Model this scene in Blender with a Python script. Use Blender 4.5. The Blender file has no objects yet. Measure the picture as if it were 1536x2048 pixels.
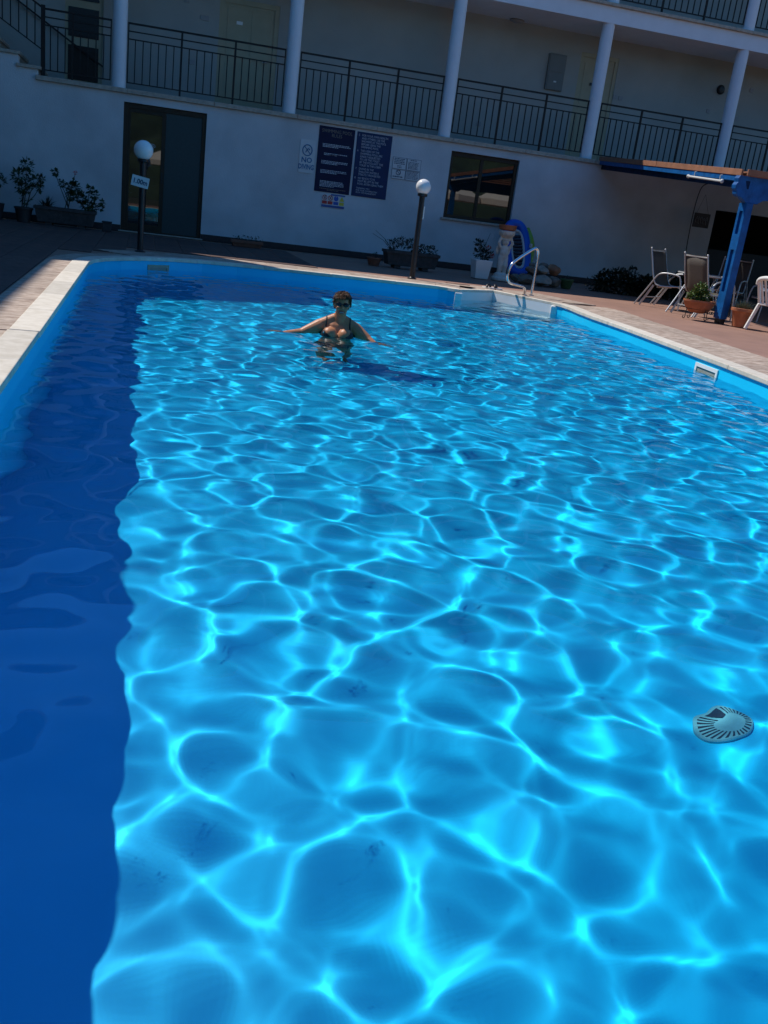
import bpy, bmesh, math, random
import numpy as np
from mathutils import Matrix, Vector, geometry
from mathutils.bvhtree import BVHTree

sc = bpy.context.scene
COL = sc.collection
R = math.radians
PI = math.pi

# ------------------------------------------------------------------ camera
cam = bpy.data.cameras.new('camera')
cam_ob = bpy.data.objects.new('camera', cam); COL.objects.link(cam_ob); sc.camera = cam_ob
_p, _r, _y = R(18.13), R(-7.284), R(16.04)
_w = Vector((math.sin(_y)*math.cos(_p), math.cos(_y)*math.cos(_p), -math.sin(_p)))
_r0 = Vector((math.cos(_y), -math.sin(_y), 0)); _d0 = _w.cross(_r0)
_c, _s = math.cos(_r), math.sin(_r)
_rt = _c*_r0 + _s*_d0; _dn = -_s*_r0 + _c*_d0
_M = Matrix((_rt, -_dn, -_w)).transposed().to_4x4(); _M.translation = (0, 0, 1)
cam_ob.matrix_world = _M
cam.sensor_width = 36; cam.lens = 1833.35/2048*36
cam.clip_start = .05; cam.clip_end = 2000

# ------------------------------------------------------------------ sky, sun, exposure
SUN = Vector((.53, -.5, -1.0))                      # direction the light travels
W = bpy.data.worlds.new('World'); sc.world = W; W.use_nodes = True
_bg = W.node_tree.nodes['Background']
_sky = W.node_tree.nodes.new('ShaderNodeTexSky'); _sky.sky_type = 'NISHITA'; _sky.sun_disc = False
_sd = -SUN.normalized()
_sky.sun_elevation = math.asin(_sd.z); _sky.sun_rotation = math.atan2(_sd.x, _sd.y)
_sky.dust_density = .1; _sky.ozone_density = 6.0; _sky.air_density = 1.0
_hs = W.node_tree.nodes.new('ShaderNodeHueSaturation'); _hs.inputs['Saturation'].default_value = 1.25
W.node_tree.links.new(_sky.outputs[0], _hs.inputs['Color']); W.node_tree.links.new(_hs.outputs[0], _bg.inputs[0]); _bg.inputs[1].default_value = .15
_sl = bpy.data.lights.new('sun', 'SUN'); _sl.energy = 4.4; _sl.angle = R(.53); _sl.color = (1, .95, .88)
_sl.cycles.is_caustics_light = True                 # the pool floor's light net is refracted sunlight
sun_ob = bpy.data.objects.new('sun', _sl); COL.objects.link(sun_ob)
sun_ob.rotation_euler = SUN.to_track_quat('-Z', 'Y').to_euler(); sun_ob.location = (-8, 8, 14)
vs = sc.view_settings
vs.view_transform = 'Standard'; vs.look = 'None'; vs.exposure = 0.0; vs.gamma = 1; vs.use_curve_mapping = False
sc.cycles.caustics_refractive = True; sc.cycles.caustics_reflective = False
sc.cycles.sample_clamp_indirect = 6.0
sc.cycles.max_bounces = 8; sc.cycles.diffuse_bounces = 3; sc.cycles.transparent_max_bounces = 8

# ------------------------------------------------------------------ materials
def nodes_of(name):
    m = bpy.data.materials.new(name); m.use_nodes = True
    return m, m.node_tree, m.node_tree.nodes['Principled BSDF']

def mat(name, col, rough=.6, var=.12, scale=6.0, bump=0.0, bscale=40.0, metal=0.0, spec=.5, col2=None, detail=4.0, stain=0.0):
    m, nt, b = nodes_of(name)
    tc = nt.nodes.new('ShaderNodeTexCoord')
    n = nt.nodes.new('ShaderNodeTexNoise'); n.inputs['Scale'].default_value = scale; n.inputs['Detail'].default_value = detail
    nt.links.new(tc.outputs['Object'], n.inputs['Vector'])
    ramp = nt.nodes.new('ShaderNodeMix'); ramp.data_type = 'RGBA'
    mr = nt.nodes.new('ShaderNodeMapRange'); mr.inputs[1].default_value = .3; mr.inputs[2].default_value = .7
    nt.links.new(n.outputs[0], mr.inputs[0]); nt.links.new(mr.outputs[0], ramp.inputs[0])
    lo = tuple(max(0, c*(1-var)) for c in col); hi = tuple(min(1, c*(1+var)) for c in col)
    if col2: hi = col2
    ramp.inputs[6].default_value = (*lo, 1); ramp.inputs[7].default_value = (*hi, 1)
    out = ramp.outputs[2]
    if stain:
        n2 = nt.nodes.new('ShaderNodeTexNoise'); n2.inputs['Scale'].default_value = .9; n2.inputs['Detail'].default_value = 6
        nt.links.new(tc.outputs['Object'], n2.inputs['Vector'])
        m2 = nt.nodes.new('ShaderNodeMapRange'); m2.inputs[1].default_value = .35; m2.inputs[2].default_value = .7
        m2.inputs[3].default_value = 1.0; m2.inputs[4].default_value = 1-stain
        nt.links.new(n2.outputs[0], m2.inputs[0])
        mul = nt.nodes.new('ShaderNodeMix'); mul.data_type = 'RGBA'; mul.blend_type = 'MULTIPLY'; mul.inputs[0].default_value = 1
        nt.links.new(out, mul.inputs[6]); nt.links.new(m2.outputs[0], mul.inputs[7]); out = mul.outputs[2]
    nt.links.new(out, b.inputs['Base Color'])
    b.inputs['Roughness'].default_value = rough; b.inputs['Metallic'].default_value = metal
    b.inputs['Specular IOR Level'].default_value = spec
    if bump:
        nb = nt.nodes.new('ShaderNodeTexNoise'); nb.inputs['Scale'].default_value = bscale; nb.inputs['Detail'].default_value = 5
        nt.links.new(tc.outputs['Object'], nb.inputs['Vector'])
        bp = nt.nodes.new('ShaderNodeBump'); bp.inputs['Strength'].default_value = bump; bp.inputs['Distance'].default_value = .02
        nt.links.new(nb.outputs[0], bp.inputs['Height']); nt.links.new(bp.outputs[0], b.inputs['Normal'])
    return m

def leaf_mat(name, a, b2, rough=.5):
    m, nt, b = nodes_of(name)
    oi = nt.nodes.new('ShaderNodeNewGeometry')
    mx = nt.nodes.new('ShaderNodeMix'); mx.data_type = 'RGBA'
    nt.links.new(oi.outputs['Random Per Island'], mx.inputs[0])
    mx.inputs[6].default_value = (*a, 1); mx.inputs[7].default_value = (*b2, 1)
    nt.links.new(mx.outputs[2], b.inputs['Base Color']); b.inputs['Roughness'].default_value = rough
    return m

def slab_mat(name, c1, c2, rough=.7, stretch=(3, 3, 3)):
    """per-piece tone plus streaky stone grain"""
    m, nt, b = nodes_of(name)
    tc = nt.nodes.new('ShaderNodeTexCoord'); mp = nt.nodes.new('ShaderNodeMapping'); mp.inputs['Scale'].default_value = stretch
    nt.links.new(tc.outputs['Object'], mp.inputs[0])
    n = nt.nodes.new('ShaderNodeTexNoise'); n.inputs['Scale'].default_value = 3.0; n.inputs['Detail'].default_value = 7; n.inputs['Roughness'].default_value = .65
    nt.links.new(mp.outputs[0], n.inputs['Vector'])
    mr = nt.nodes.new('ShaderNodeMapRange'); mr.inputs[1].default_value = .38; mr.inputs[2].default_value = .62
    nt.links.new(n.outputs[0], mr.inputs[0])
    mx = nt.nodes.new('ShaderNodeMix'); mx.data_type = 'RGBA'
    mx.inputs[6].default_value = (*c1, 1); mx.inputs[7].default_value = (*c2, 1); nt.links.new(mr.outputs[0], mx.inputs[0])
    oi = nt.nodes.new('ShaderNodeObjectInfo')
    m2 = nt.nodes.new('ShaderNodeMapRange'); m2.inputs[3].default_value = .86; m2.inputs[4].default_value = 1.1
    nt.links.new(oi.outputs['Random'], m2.inputs[0])
    mul = nt.nodes.new('ShaderNodeMix'); mul.data_type = 'RGBA'; mul.blend_type = 'MULTIPLY'; mul.inputs[0].default_value = 1
    nt.links.new(mx.outputs[2], mul.inputs[6]); nt.links.new(m2.outputs[0], mul.inputs[7])
    nt.links.new(mul.outputs[2], b.inputs['Base Color']); b.inputs['Roughness'].default_value = rough
    bp = nt.nodes.new('ShaderNodeBump'); bp.inputs['Strength'].default_value = .25; bp.inputs['Distance'].default_value = .004
    nt.links.new(n.outputs[0], bp.inputs['Height']); nt.links.new(bp.outputs[0], b.inputs['Normal'])
    return m

def glossy_glass(name, col=(.01, .012, .013)):
    m, nt, b = nodes_of(name)
    b.inputs['Base Color'].default_value = (*col, 1); b.inputs['Roughness'].default_value = .015
    b.inputs['Specular IOR Level'].default_value = 1.0
    n = nt.nodes.new('ShaderNodeTexNoise'); n.inputs['Scale'].default_value = 1.3
    bp = nt.nodes.new('ShaderNodeBump'); bp.inputs['Strength'].default_value = .03; bp.inputs['Distance'].default_value = .02
    nt.links.new(n.outputs[0], bp.inputs['Height']); nt.links.new(bp.outputs[0], b.inputs['Normal'])
    return m

M = {}
M['wall'] = mat('white_render', (.66,.675,.68), .9, .03, 3, .35, 55, stain=.24)
M['wing_wall'] = mat('ochre_render', (.26,.21,.16), .9, .05, 3, .3, 40)
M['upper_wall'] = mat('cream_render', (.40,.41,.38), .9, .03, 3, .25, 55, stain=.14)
M['trim'] = mat('stone_trim', (.42, .36, .29), .8, .2, 14, .2, 40)
M['skirting'] = mat('brown_skirting', (.035,.022,.02), .6, .2, 8)
M['column'] = mat('column_paint', (.76, .77, .80), .7, .03, 5, .15, 60, stain=.06)
M['iron'] = mat('bronze_rail', (.014,.010,.008), .5, .2, 20, spec=.3)
M['brown_alu'] = mat('brown_frame', (.040,.026,.014), .5, .12, 10, spec=.3)
M['glass'] = glossy_glass('window_glass')
M['screen'] = mat('teal_screen', (.028,.05,.05), .55, .1, 30)
M['door_cream'] = mat('cream_door', (.40, .36, .24), .6, .06, 4)
M['cabinet'] = mat('grey_cabinet', (.17, .18, .17), .5, .08, 5)
M['plastic_grey'] = mat('grey_plastic', (.3, .3, .3), .5, .05, 5)
M['plastic_white'] = mat('white_plastic', (.82, .81, .77), .35, .03, 8)
M['liner'] = mat('blue_liner', (.004,.60,.95), .45, .05, 1.2, spec=.4)
M['pool_white'] = mat('white_gelcoat', (.80, .81, .80), .35, .03, 3)
M['coping'] = slab_mat('cream_coping', (.62, .55, .44), (.74, .67, .56), .6)
M['paving'] = slab_mat('mottled_paving', (.29,.20,.145), (.53,.42,.33), .75, (2.2, 4, 3))
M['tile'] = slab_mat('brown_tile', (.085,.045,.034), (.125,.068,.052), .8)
M['terracotta_floor'] = mat('red_brown_floor', (.31,.17,.12), .75, .10, 2.5, .15, 60, stain=.12)
M['grout'] = mat('dark_grout', (.10, .085, .075), .9, .15, 12)
M['black'] = mat('black_paint', (.012, .012, .014), .4, .2, 12)
M['globe'] = mat('opal_globe', (.82, .82, .80), .12, .02, 4, spec=.6)
M['sign_white'] = mat('sign_white', (.60,.62,.62), .4, .04, 6)
M['sign_navy'] = mat('sign_navy', (.006,.010,.045), .5, .12, 4, spec=.2)
M['sign_blue'] = mat('sign_blue', (.009,.028,.095), .5, .12, 4, spec=.25)
M['ink_white'] = mat('ink_white', (.55, .57, .6), .6, .03, 6)
M['ink_gold'] = mat('ink_gold', (.22, .18, .14), .6, .1, 6)
M['ink_blue'] = mat('ink_blue', (.02, .14, .30), .5, .05, 6)
M['ink_dark'] = mat('ink_dark', (.02, .05, .11), .5, .05, 6)
M['red'] = mat('sign_red', (.50, .03, .03), .5, .05, 6)
M['yellow'] = mat('sign_yellow', (.65, .55, .05), .5, .05, 6)
M['blue_wood'] = mat('blue_timber', (.003,.095,.31), .5, .25, 9, .3, 30, detail=6, spec=.3)
M['shaded_blue_wood'] = mat('shaded_blue_timber', (.003,.022,.065), .7, .25, 9, .3, 30, detail=6, spec=.15)  # blue timber with the shade below the side beam put into its colour
M['brown_wood'] = mat('brown_fascia', (.30, .13, .07), .7, .18, 6, .2, 25)
M['alu'] = mat('silver_alu', (.48,.49,.50), .4, .06, 9, metal=.5)
M['steel'] = mat('polished_steel', (.72, .72, .72), .13, .03, 7, metal=1.0)
M['sling'] = mat('sling_mesh', (.085, .072, .06), .75, .12, 70, .15, 300)
M['terracotta'] = mat('terracotta', (.42, .15, .07), .75, .18, 10, .2, 50)
M['terracotta_dark'] = mat('aged_terracotta', (.26, .10, .06), .8, .2, 10, .2, 50)
M['concrete'] = mat('concrete_trough', (.07,.06,.055), .9, .25, 14, .5, 60)
M['dark_pot'] = mat('dark_pot', (.035, .03, .03), .6, .2, 9)
M['green_pot'] = mat('green_pot', (.04, .10, .035), .5, .2, 9)
M['soil'] = mat('soil', (.03, .02, .014), .95, .3, 40, .5, 60)
M['plaster'] = mat('statue_plaster', (.66, .62, .54), .8, .12, 12, .25, 40)
M['rock'] = mat('rock', (.22, .17, .13), .9, .35, 7, .6, 18)
M['rock_pale'] = mat('pale_rock', (.34, .28, .22), .9, .3, 7, .6, 18)
M['leaf'] = leaf_mat('leaf', (.012,.032,.008), (.045,.085,.02))
M['leaf_olive'] = leaf_mat('leaf_olive', (.035, .06, .012), (.11, .15, .04))
M['leaf_bright'] = leaf_mat('leaf_bright', (.04, .10, .015), (.16, .24, .05))
M['leaf_silver'] = leaf_mat('leaf_silver', (.10, .13, .09), (.28, .31, .22))
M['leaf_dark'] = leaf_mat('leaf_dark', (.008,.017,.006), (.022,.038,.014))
M['stem'] = mat('stem', (.07, .06, .03), .8, .2, 12)
M['petal'] = leaf_mat('petal', (.45, .02, .04), (.6, .04, .06))
M['petal_red'] = leaf_mat('petal_red', (.35, .03, .02), (.5, .08, .04))
M['float_blue'] = mat('float_blue', (.005, .10, .52), .35, .08, 4)
M['float_yellow'] = mat('float_yellow', (.35, .42, .02), .35, .15, 3, col2=(.12, .40, .08))
M['float_grey'] = mat('float_grey', (.5, .5, .5), .4, .05, 4)
M['float_navy'] = mat('float_navy', (.008, .010, .03), .4, .2, 9)
M['skin'] = mat('tanned_skin', (.50,.205,.095), .42, .10, 9, .06, 90, spec=.4)
M['hair'] = mat('brown_hair', (.095,.045,.022), .6, .55, 55, spec=.25)
M['swim'] = mat('black_swimwear', (.008, .008, .010), .6, .2, 20)
M['lips'] = mat('lips', (.33, .09, .08), .4, .1, 9)
M['teeth'] = mat('teeth', (.45,.42,.38), .4, .02, 9)
M['canvas'] = mat('cream_canvas', (.78,.70,.58), .9, .05, 5)
M['timber'] = mat('pole_timber', (.25, .15, .08), .7, .15, 9)
M['hill'] = mat('dark_hill_backdrop', (.03, .05, .02), .95, .5, .6, detail=8)
M['garden'] = mat('garden_ground', (.045,.05,.025), .95, .3, 1.5, .3, 20, detail=8)
M['dark_glass'] = mat('dark_pane', (.008,.009,.013), .25, .1, 3, spec=.25)
M['dark_room'] = mat('dark_room', (.012,.011,.011), .9, .1, 3)
M['dark_wood'] = mat('dark_wood', (.02,.012,.009), .6, .2, 6)
M['lamp_white'] = mat('lamp_white', (.6,.6,.57), .45, .03, 6)

def water_mat():
    m = bpy.data.materials.new('pool_water'); m.use_nodes = True; nt = m.node_tree; nt.nodes.clear()
    o = nt.nodes.new('ShaderNodeOutputMaterial'); g = nt.nodes.new('ShaderNodeBsdfGlass')
    g.inputs['Color'].default_value = (.74, .92, .985, 1); g.inputs['Roughness'].default_value = 0; g.inputs['IOR'].default_value = 1.333
    nt.links.new(g.outputs[0], o.inputs[0]); return m
M['water'] = water_mat()
def clear_glass():
    m, nt, b = nodes_of('table_glass')
    b.inputs['Base Color'].default_value = (.75, .85, .85, 1); b.inputs['Roughness'].default_value = .03
    b.inputs['Transmission Weight'].default_value = .85; b.inputs['IOR'].default_value = 1.45
    return m
M['table_glass'] = clear_glass()
def sunglass():
    m, nt, b = nodes_of('dark_lens')
    b.inputs['Base Color'].default_value = (.006, .005, .008, 1); b.inputs['Roughness'].default_value = .08
    return m
M['lens'] = sunglass()

# ------------------------------------------------------------------ mesh helpers
class MB:
    def __init__(self): self.v = []; self.f = []
    def add(self, vs_, fs_):
        k = len(self.v); self.v += [tuple(p) for p in vs_]; self.f += [tuple(i+k for i in f) for f in fs_]; return self
    def box(self, x0, x1, y0, y1, z0, z1):
        return self.add([(x0,y0,z0),(x1,y0,z0),(x1,y1,z0),(x0,y1,z0),(x0,y0,z1),(x1,y0,z1),(x1,y1,z1),(x0,y1,z1)],
                        [(3,2,1,0),(4,5,6,7),(0,1,5,4),(1,2,6,5),(2,3,7,6),(3,0,4,7)])
    def beam(self, a, b, w, h, up=(0,0,1)):
        """box of width w and height h from a to b (axis through the centre)"""
        a = Vector(a); b = Vector(b); d = (b-a).normalized(); s = d.cross(Vector(up)).normalized(); u = s.cross(d)
        vs_ = []
        for p in (a, b):
            for sx, sz in ((-1,-1),(1,-1),(1,1),(-1,1)): vs_.append(p+s*sx*w/2+u*sz*h/2)
        return self.add(vs_, [(0,1,2,3),(7,6,5,4),(0,4,5,1),(1,5,6,2),(2,6,7,3),(3,7,4,0)])
    def tube(self, pts, r, n=8, closed=False, caps=True):
        pts = [Vector(p) for p in pts]; N = len(pts); rs = r if isinstance(r, (list, tuple)) else [r]*N
        vs_ = []; ref = None
        for i, p in enumerate(pts):
            if closed: d = (pts[(i+1)%N]-pts[i-1])
            else: d = (pts[min(i+1,N-1)]-pts[max(i-1,0)])
            d = d.normalized() if d.length > 1e-9 else Vector((0,0,1))
            if ref is None:
                ref = d.cross(Vector((0,0,1)))
                if ref.length < .1: ref = d.cross(Vector((1,0,0)))
            s = (ref - d*ref.dot(d)).normalized(); ref = s; u = d.cross(s)
            for k in range(n):
                a = 2*PI*k/n; vs_.append(p+(s*math.cos(a)+u*math.sin(a))*rs[i])
        fs_ = []
        for i in range(N if closed else N-1):
            j = (i+1) % N
            for k in range(n):
                l = (k+1) % n; fs_.append((i*n+k, i*n+l, j*n+l, j*n+k))
        if caps and not closed:
            fs_.append(tuple(range(n-1,-1,-1))); fs_.append(tuple((N-1)*n+k for k in range(n)))
        return self.add(vs_, fs_)
    def lathe(self, prof, c=(0,0,0), n=24, sx=1.0, sy=1.0):
        vs_ = []; fs_ = []
        for r, z in prof:
            for k in range(n):
                a = 2*PI*k/n; vs_.append((c[0]+r*sx*math.cos(a), c[1]+r*sy*math.sin(a), c[2]+z))
        for i in range(len(prof)-1):
            for k in range(n):
                l = (k+1) % n; fs_.append((i*n+k, i*n+l, (i+1)*n+l, (i+1)*n+k))
        if prof[0][0] > 1e-6: fs_.append(tuple(range(n-1,-1,-1)))
        if prof[-1][0] > 1e-6: fs_.append(tuple((len(prof)-1)*n+k for k in range(n)))
        return self.add(vs_, fs_)
    def ell(self, c, rad, rot=None, nu=16, nv=10):
        vs_ = []; fs_ = []; c = Vector(c)
        for i in range(nv+1):
            t = PI*i/nv
            for k in range(nu):
                a = 2*PI*k/nu
                p = Vector((rad[0]*math.sin(t)*math.cos(a), rad[1]*math.sin(t)*math.sin(a), rad[2]*math.cos(t)))
                if rot: p = rot @ p
                vs_.append(c+p)
        for i in range(nv):
            for k in range(nu):
                l = (k+1) % nu; fs_.append((i*nu+k, (i+1)*nu+k, (i+1)*nu+l, i*nu+l))
        return self.add(vs_, fs_)
    def cap(self, a, b, ra, rb, n=12, m=4):
        """tapered capsule"""
        a = Vector(a); b = Vector(b); d = (b-a).normalized(); pts = []; rs = []
        for i in range(m): t = PI/2*(1-i/m); pts.append(a-d*ra*math.sin(t)); rs.append(max(1e-4, ra*math.cos(t)))
        pts.append(a); rs.append(ra); pts.append(b); rs.append(rb)
        for i in range(1, m+1): t = PI/2*i/m; pts.append(b+d*rb*math.sin(t)); rs.append(max(1e-4, rb*math.cos(t)))
        return self.tube(pts, rs, n)
    def prism(self, poly, z0, z1):
        """vertical prism on an (x, y) polygon; any winding"""
        n = len(poly); a = sum(poly[i][0]*poly[(i+1)%n][1]-poly[(i+1)%n][0]*poly[i][1] for i in range(n))
        if a < 0: poly = poly[::-1]
        vs_ = [(x,y,z0) for x,y in poly]+[(x,y,z1) for x,y in poly]
        return self.add(vs_, [tuple(range(n-1,-1,-1)), tuple(range(n,2*n))]+[(i,(i+1)%n,n+(i+1)%n,n+i) for i in range(n)])
    def yprism(self, poly, y0, y1):
        """prism along y on an (x, z) polygon"""
        n = len(poly); a = sum(poly[i][0]*poly[(i+1)%n][1]-poly[(i+1)%n][0]*poly[i][1] for i in range(n))
        if a < 0: poly = poly[::-1]
        vs_ = [(x,y0,z) for x,z in poly]+[(x,y1,z) for x,z in poly]
        return self.add(vs_, [tuple(range(n)), tuple(range(2*n-1,n-1,-1))]+[((i+1)%n,i,n+i,n+(i+1)%n) for i in range(n)])
    def leaf(self, p, d, up, l, w):
        d = Vector(d).normalized(); s = d.cross(Vector(up))
        if s.length < .05: s = d.cross(Vector((1,.3,0)))
        s.normalize(); n = s.cross(d); p = Vector(p)
        return self.add([p, p+d*l*.5+s*w*.5-n*w*.12, p+d*l-n*l*.12, p+d*l*.5-s*w*.5-n*w*.12, p+d*l*.5], [(0,1,4),(1,2,4),(2,3,4),(3,0,4)])
    def data(self, name, material, smooth=None):
        me = bpy.data.meshes.new(name); me.from_pydata(self.v, [], self.f); me.materials.append(material)
        if smooth is not None:
            me.polygons.foreach_set('use_smooth', [True]*len(me.polygons))
            if smooth < 179: me.set_sharp_from_angle(angle=R(smooth))
        me.update(); return me
    def build(self, name, material, parent=None, smooth=None, bevel=0):
        o = bpy.data.objects.new(name, self.data(name, material, smooth)); COL.objects.link(o)
        if parent is not None: adopt(o, parent)
        if bevel:
            b = o.modifiers.new('bevel', 'BEVEL'); b.width = bevel; b.segments = 2; b.limit_method = 'ANGLE'
        return o

def world_of(o):
    m = Matrix.Translation(o.location) @ o.rotation_euler.to_matrix().to_4x4()
    if o.parent: return world_of(o.parent) @ o.matrix_parent_inverse @ m
    return m
def adopt(o, parent):
    """parent o, keeping its world-space coordinates"""
    o.parent = parent; o.matrix_parent_inverse = world_of(parent).inverted()
def empty(name, loc=(0,0,0)):
    o = bpy.data.objects.new(name, None); COL.objects.link(o); o.location = loc; o.empty_display_size = .2; return o
def tag(o, label=None, cat=None, group=None, kind=None):
    if label: o['label'] = label
    if cat: o['category'] = cat
    if group: o['group'] = group
    if kind: o['kind'] = kind
    return o
def copy_obj(o, parent=None, dx=None):
    c = o.copy(); COL.objects.link(c)
    if parent is not None: c.parent = parent
    return c
def copy_tree(o, parent=None):
    c = copy_obj(o, parent)
    for ch in list(o.children): copy_tree(ch, c)
    return c
def receiver(o): o.cycles.is_caustics_receiver = True; return o

_font = {}
def text_mesh(name, s, size, material, parent, x, y, z, align='CENTER', rotz=0.0, rot=None, space=1.0, sx=1.0, offset=0.0):
    """lettering laid on a wall that faces -y; (x, z) is the baseline anchor"""
    cu = bpy.data.curves.new('t', 'FONT'); cu.body = s; cu.size = size; cu.align_x = align; cu.resolution_u = 2; cu.space_line = space; cu.offset = offset
    to = bpy.data.objects.new('t', cu); COL.objects.link(to)
    dg = bpy.context.evaluated_depsgraph_get(); dg.update()
    me = bpy.data.meshes.new_from_object(to.evaluated_get(dg)); bpy.data.objects.remove(to); bpy.data.curves.remove(cu)
    T = Matrix.Translation((x, y, z)) @ (rot or Matrix.Rotation(rotz, 4, 'Y')) @ Matrix.Rotation(PI/2, 4, 'X') @ Matrix.Diagonal((sx, 1, 1, 1))
    me.transform(T); me.materials.clear(); me.materials.append(material); me.name = name
    o = bpy.data.objects.new(name, me); COL.objects.link(o)
    if parent is not None: adopt(o, parent)
    return o

def rows(mb, x0, x1, ztop, n, pitch, h, y, rnd, fill=1.0):
    """rows of short print strokes too small to read"""
    for i in range(n):
        x = x0; end = x0+(x1-x0)*(1 if i < n-1 else fill)*rnd.uniform(.9, 1)
        while x < end:
            w = rnd.uniform(.012, .05); e = min(x+w, end)
            z = ztop-i*pitch
            mb.add([(x,y,z-h),(e,y,z-h),(e,y,z),(x,y,z)], [(0,1,2,3)]); x = e+.009

# ------------------------------------------------------------------ pool outline (x, y), walked clockwise seen from above
left_arc = [(-.64,11.55),(-.60,11.95),(-.48,12.35),(-.28,12.72),(0.0,13.08),(.36,13.40),(.80,13.64),(1.30,13.74)]
back = [(2.0,13.74),(3.0,13.68),(4.0,13.58),(4.3,13.55),(4.42,13.46),(4.50,13.36)]
P0, P1, P2 = (4.56,13.34), (5.32,13.92), (5.86,12.74)
right = [(5.90,12.55),(5.88,12.25),(5.80,11.80),(5.73,11.25),(5.66,10.2),(5.52,8.95),(5.39,7.75),(5.25,6.80),(4.95,4.5),(4.45,.35)]
left = [(-.64,.35),(-.64,3.2),(-.64,6.2),(-.64,9.0)]
outline = left+left_arc+back+[P0,P1,P2]+right
WZ, FZ = -.15, -1.35

def offset_poly(pts, d, closed=False):
    """offset to the left of the walking direction (outside the pool)"""
    n = len(pts); out = []
    for i in range(n):
        p = Vector(pts[i])
        a = Vector(pts[(i-1) % n]) if closed or i > 0 else None
        b = Vector(pts[(i+1) % n]) if closed or i < n-1 else None
        ns = []
        for q, s in ((a, -1), (b, 1)):
            if q is None: continue
            t = (q-p)*s; t.normalize(); ns.append(Vector((-t.y, t.x)))
        m = sum(ns, Vector((0,0))); m.normalize(); k = m.dot(ns[0])
        out.append(p+m*d/max(k, .45))
    return [tuple(p) for p in out]

def strip_pieces(pts, din, dout, z0, z1, length, gap, name, material, parent, jitter=0.0, rnd=None, bevel=.004):
    """split the band between two offsets of pts into separate pieces"""
    A = [Vector(p) for p in offset_poly(pts, din)]; B = [Vector(p) for p in offset_poly(pts, dout)]
    s = [0.0]
    for i in range(len(pts)-1): s.append(s[-1]+(Vector(pts[i+1])-Vector(pts[i])).length)
    n = max(1, round(s[-1]/length)); L = s[-1]/n; out = []
    def at(arr, t):
        t = min(max(t, 0), s[-1])
        for i in range(len(s)-1):
            if t <= s[i+1]+1e-9:
                u = (t-s[i])/max(1e-9, s[i+1]-s[i]); return arr[i].lerp(arr[i+1], u)
        return arr[-1]
    for k in range(n):
        t0, t1 = k*L+gap/2, (k+1)*L-gap/2
        ts = [t0]+[x for x in s if t0+.02 < x < t1-.02]+[t1]
        poly = [tuple(at(A, t)) for t in ts]+[tuple(at(B, t)) for t in reversed(ts)]
        dz = rnd.uniform(-jitter, jitter) if rnd else 0
        out.append(MB().prism(poly, z0, z1+dz).build(name, material, parent, bevel=bevel))
    return out

# ------------------------------------------------------------------ ground
def ground_sheet(name, outer, hole, z, material):
    polys = [[Vector((x,y,0)) for x,y in outer], [Vector((x,y,0)) for x,y in hole]]
    tris = geometry.tessellate_polygon(polys); allv = [v for p in polys for v in p]
    mb = MB(); fs_ = []
    for t in tris:
        a, b, c = (allv[i] for i in t)
        fs_.append(tuple(t) if (b-a).cross(c-a).z > 0 else tuple(reversed(t)))
    mb.add([(v.x, v.y, z) for v in allv], fs_)
    return tag(mb.build(name, material), kind='structure')
hole = offset_poly(outline, .06, closed=True)
DECK = [(-7,-2.5),(19,-2.5),(19,25),(-7,25)]
deck = ground_sheet('pool_deck', DECK, hole, -.012, M['terracotta_floor'])
ground_sheet('garden_ground', [(-150,-150),(150,-150),(150,150),(-150,150)], DECK, -.03, M['garden'])

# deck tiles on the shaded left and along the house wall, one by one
def tile_field(x0, x1, y0, y1, s, keep):
    proto = None
    nx, ny = int((x1-x0)/s), int((y1-y0)/s)
    for j in range(ny):
        for i in range(nx):
            x, y = x0+i*s, y0+j*s
            if not keep(x, y, s): continue
            if proto is None:
                proto = MB().box(.003, s-.003, .003, s-.003, -.011, -.002).build('floor_tile', M['tile'], None, bevel=.0015); o = proto
            else: o = copy_obj(proto)
            o.location = (x, y, 0); o.parent = deck
import_rnd = random.Random(5)
def seg_dist(x, y):
    best = 9
    for i in range(len(outline)-1):
        a, b = Vector(outline[i]), Vector(outline[i+1]); p = Vector((x,y)); d = b-a
        t = max(0, min(1, (p-a).dot(d)/d.length_squared)); best = min(best, (a+d*t-p).length)
    return best
def inside(x, y, poly):
    c = False; n = len(poly)
    for i in range(n):
        x0, y0 = poly[i]; x1, y1 = poly[i-1]
        if (y0 > y) != (y1 > y) and x < (x1-x0)*(y-y0)/(y1-y0)+x0: c = not c
    return c
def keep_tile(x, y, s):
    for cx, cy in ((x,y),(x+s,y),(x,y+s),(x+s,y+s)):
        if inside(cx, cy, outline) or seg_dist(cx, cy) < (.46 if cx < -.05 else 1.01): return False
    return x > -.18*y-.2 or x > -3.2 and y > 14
tile_field(-3.20, 2.9, 5.2, 18.95, .42, keep_tile)

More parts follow.
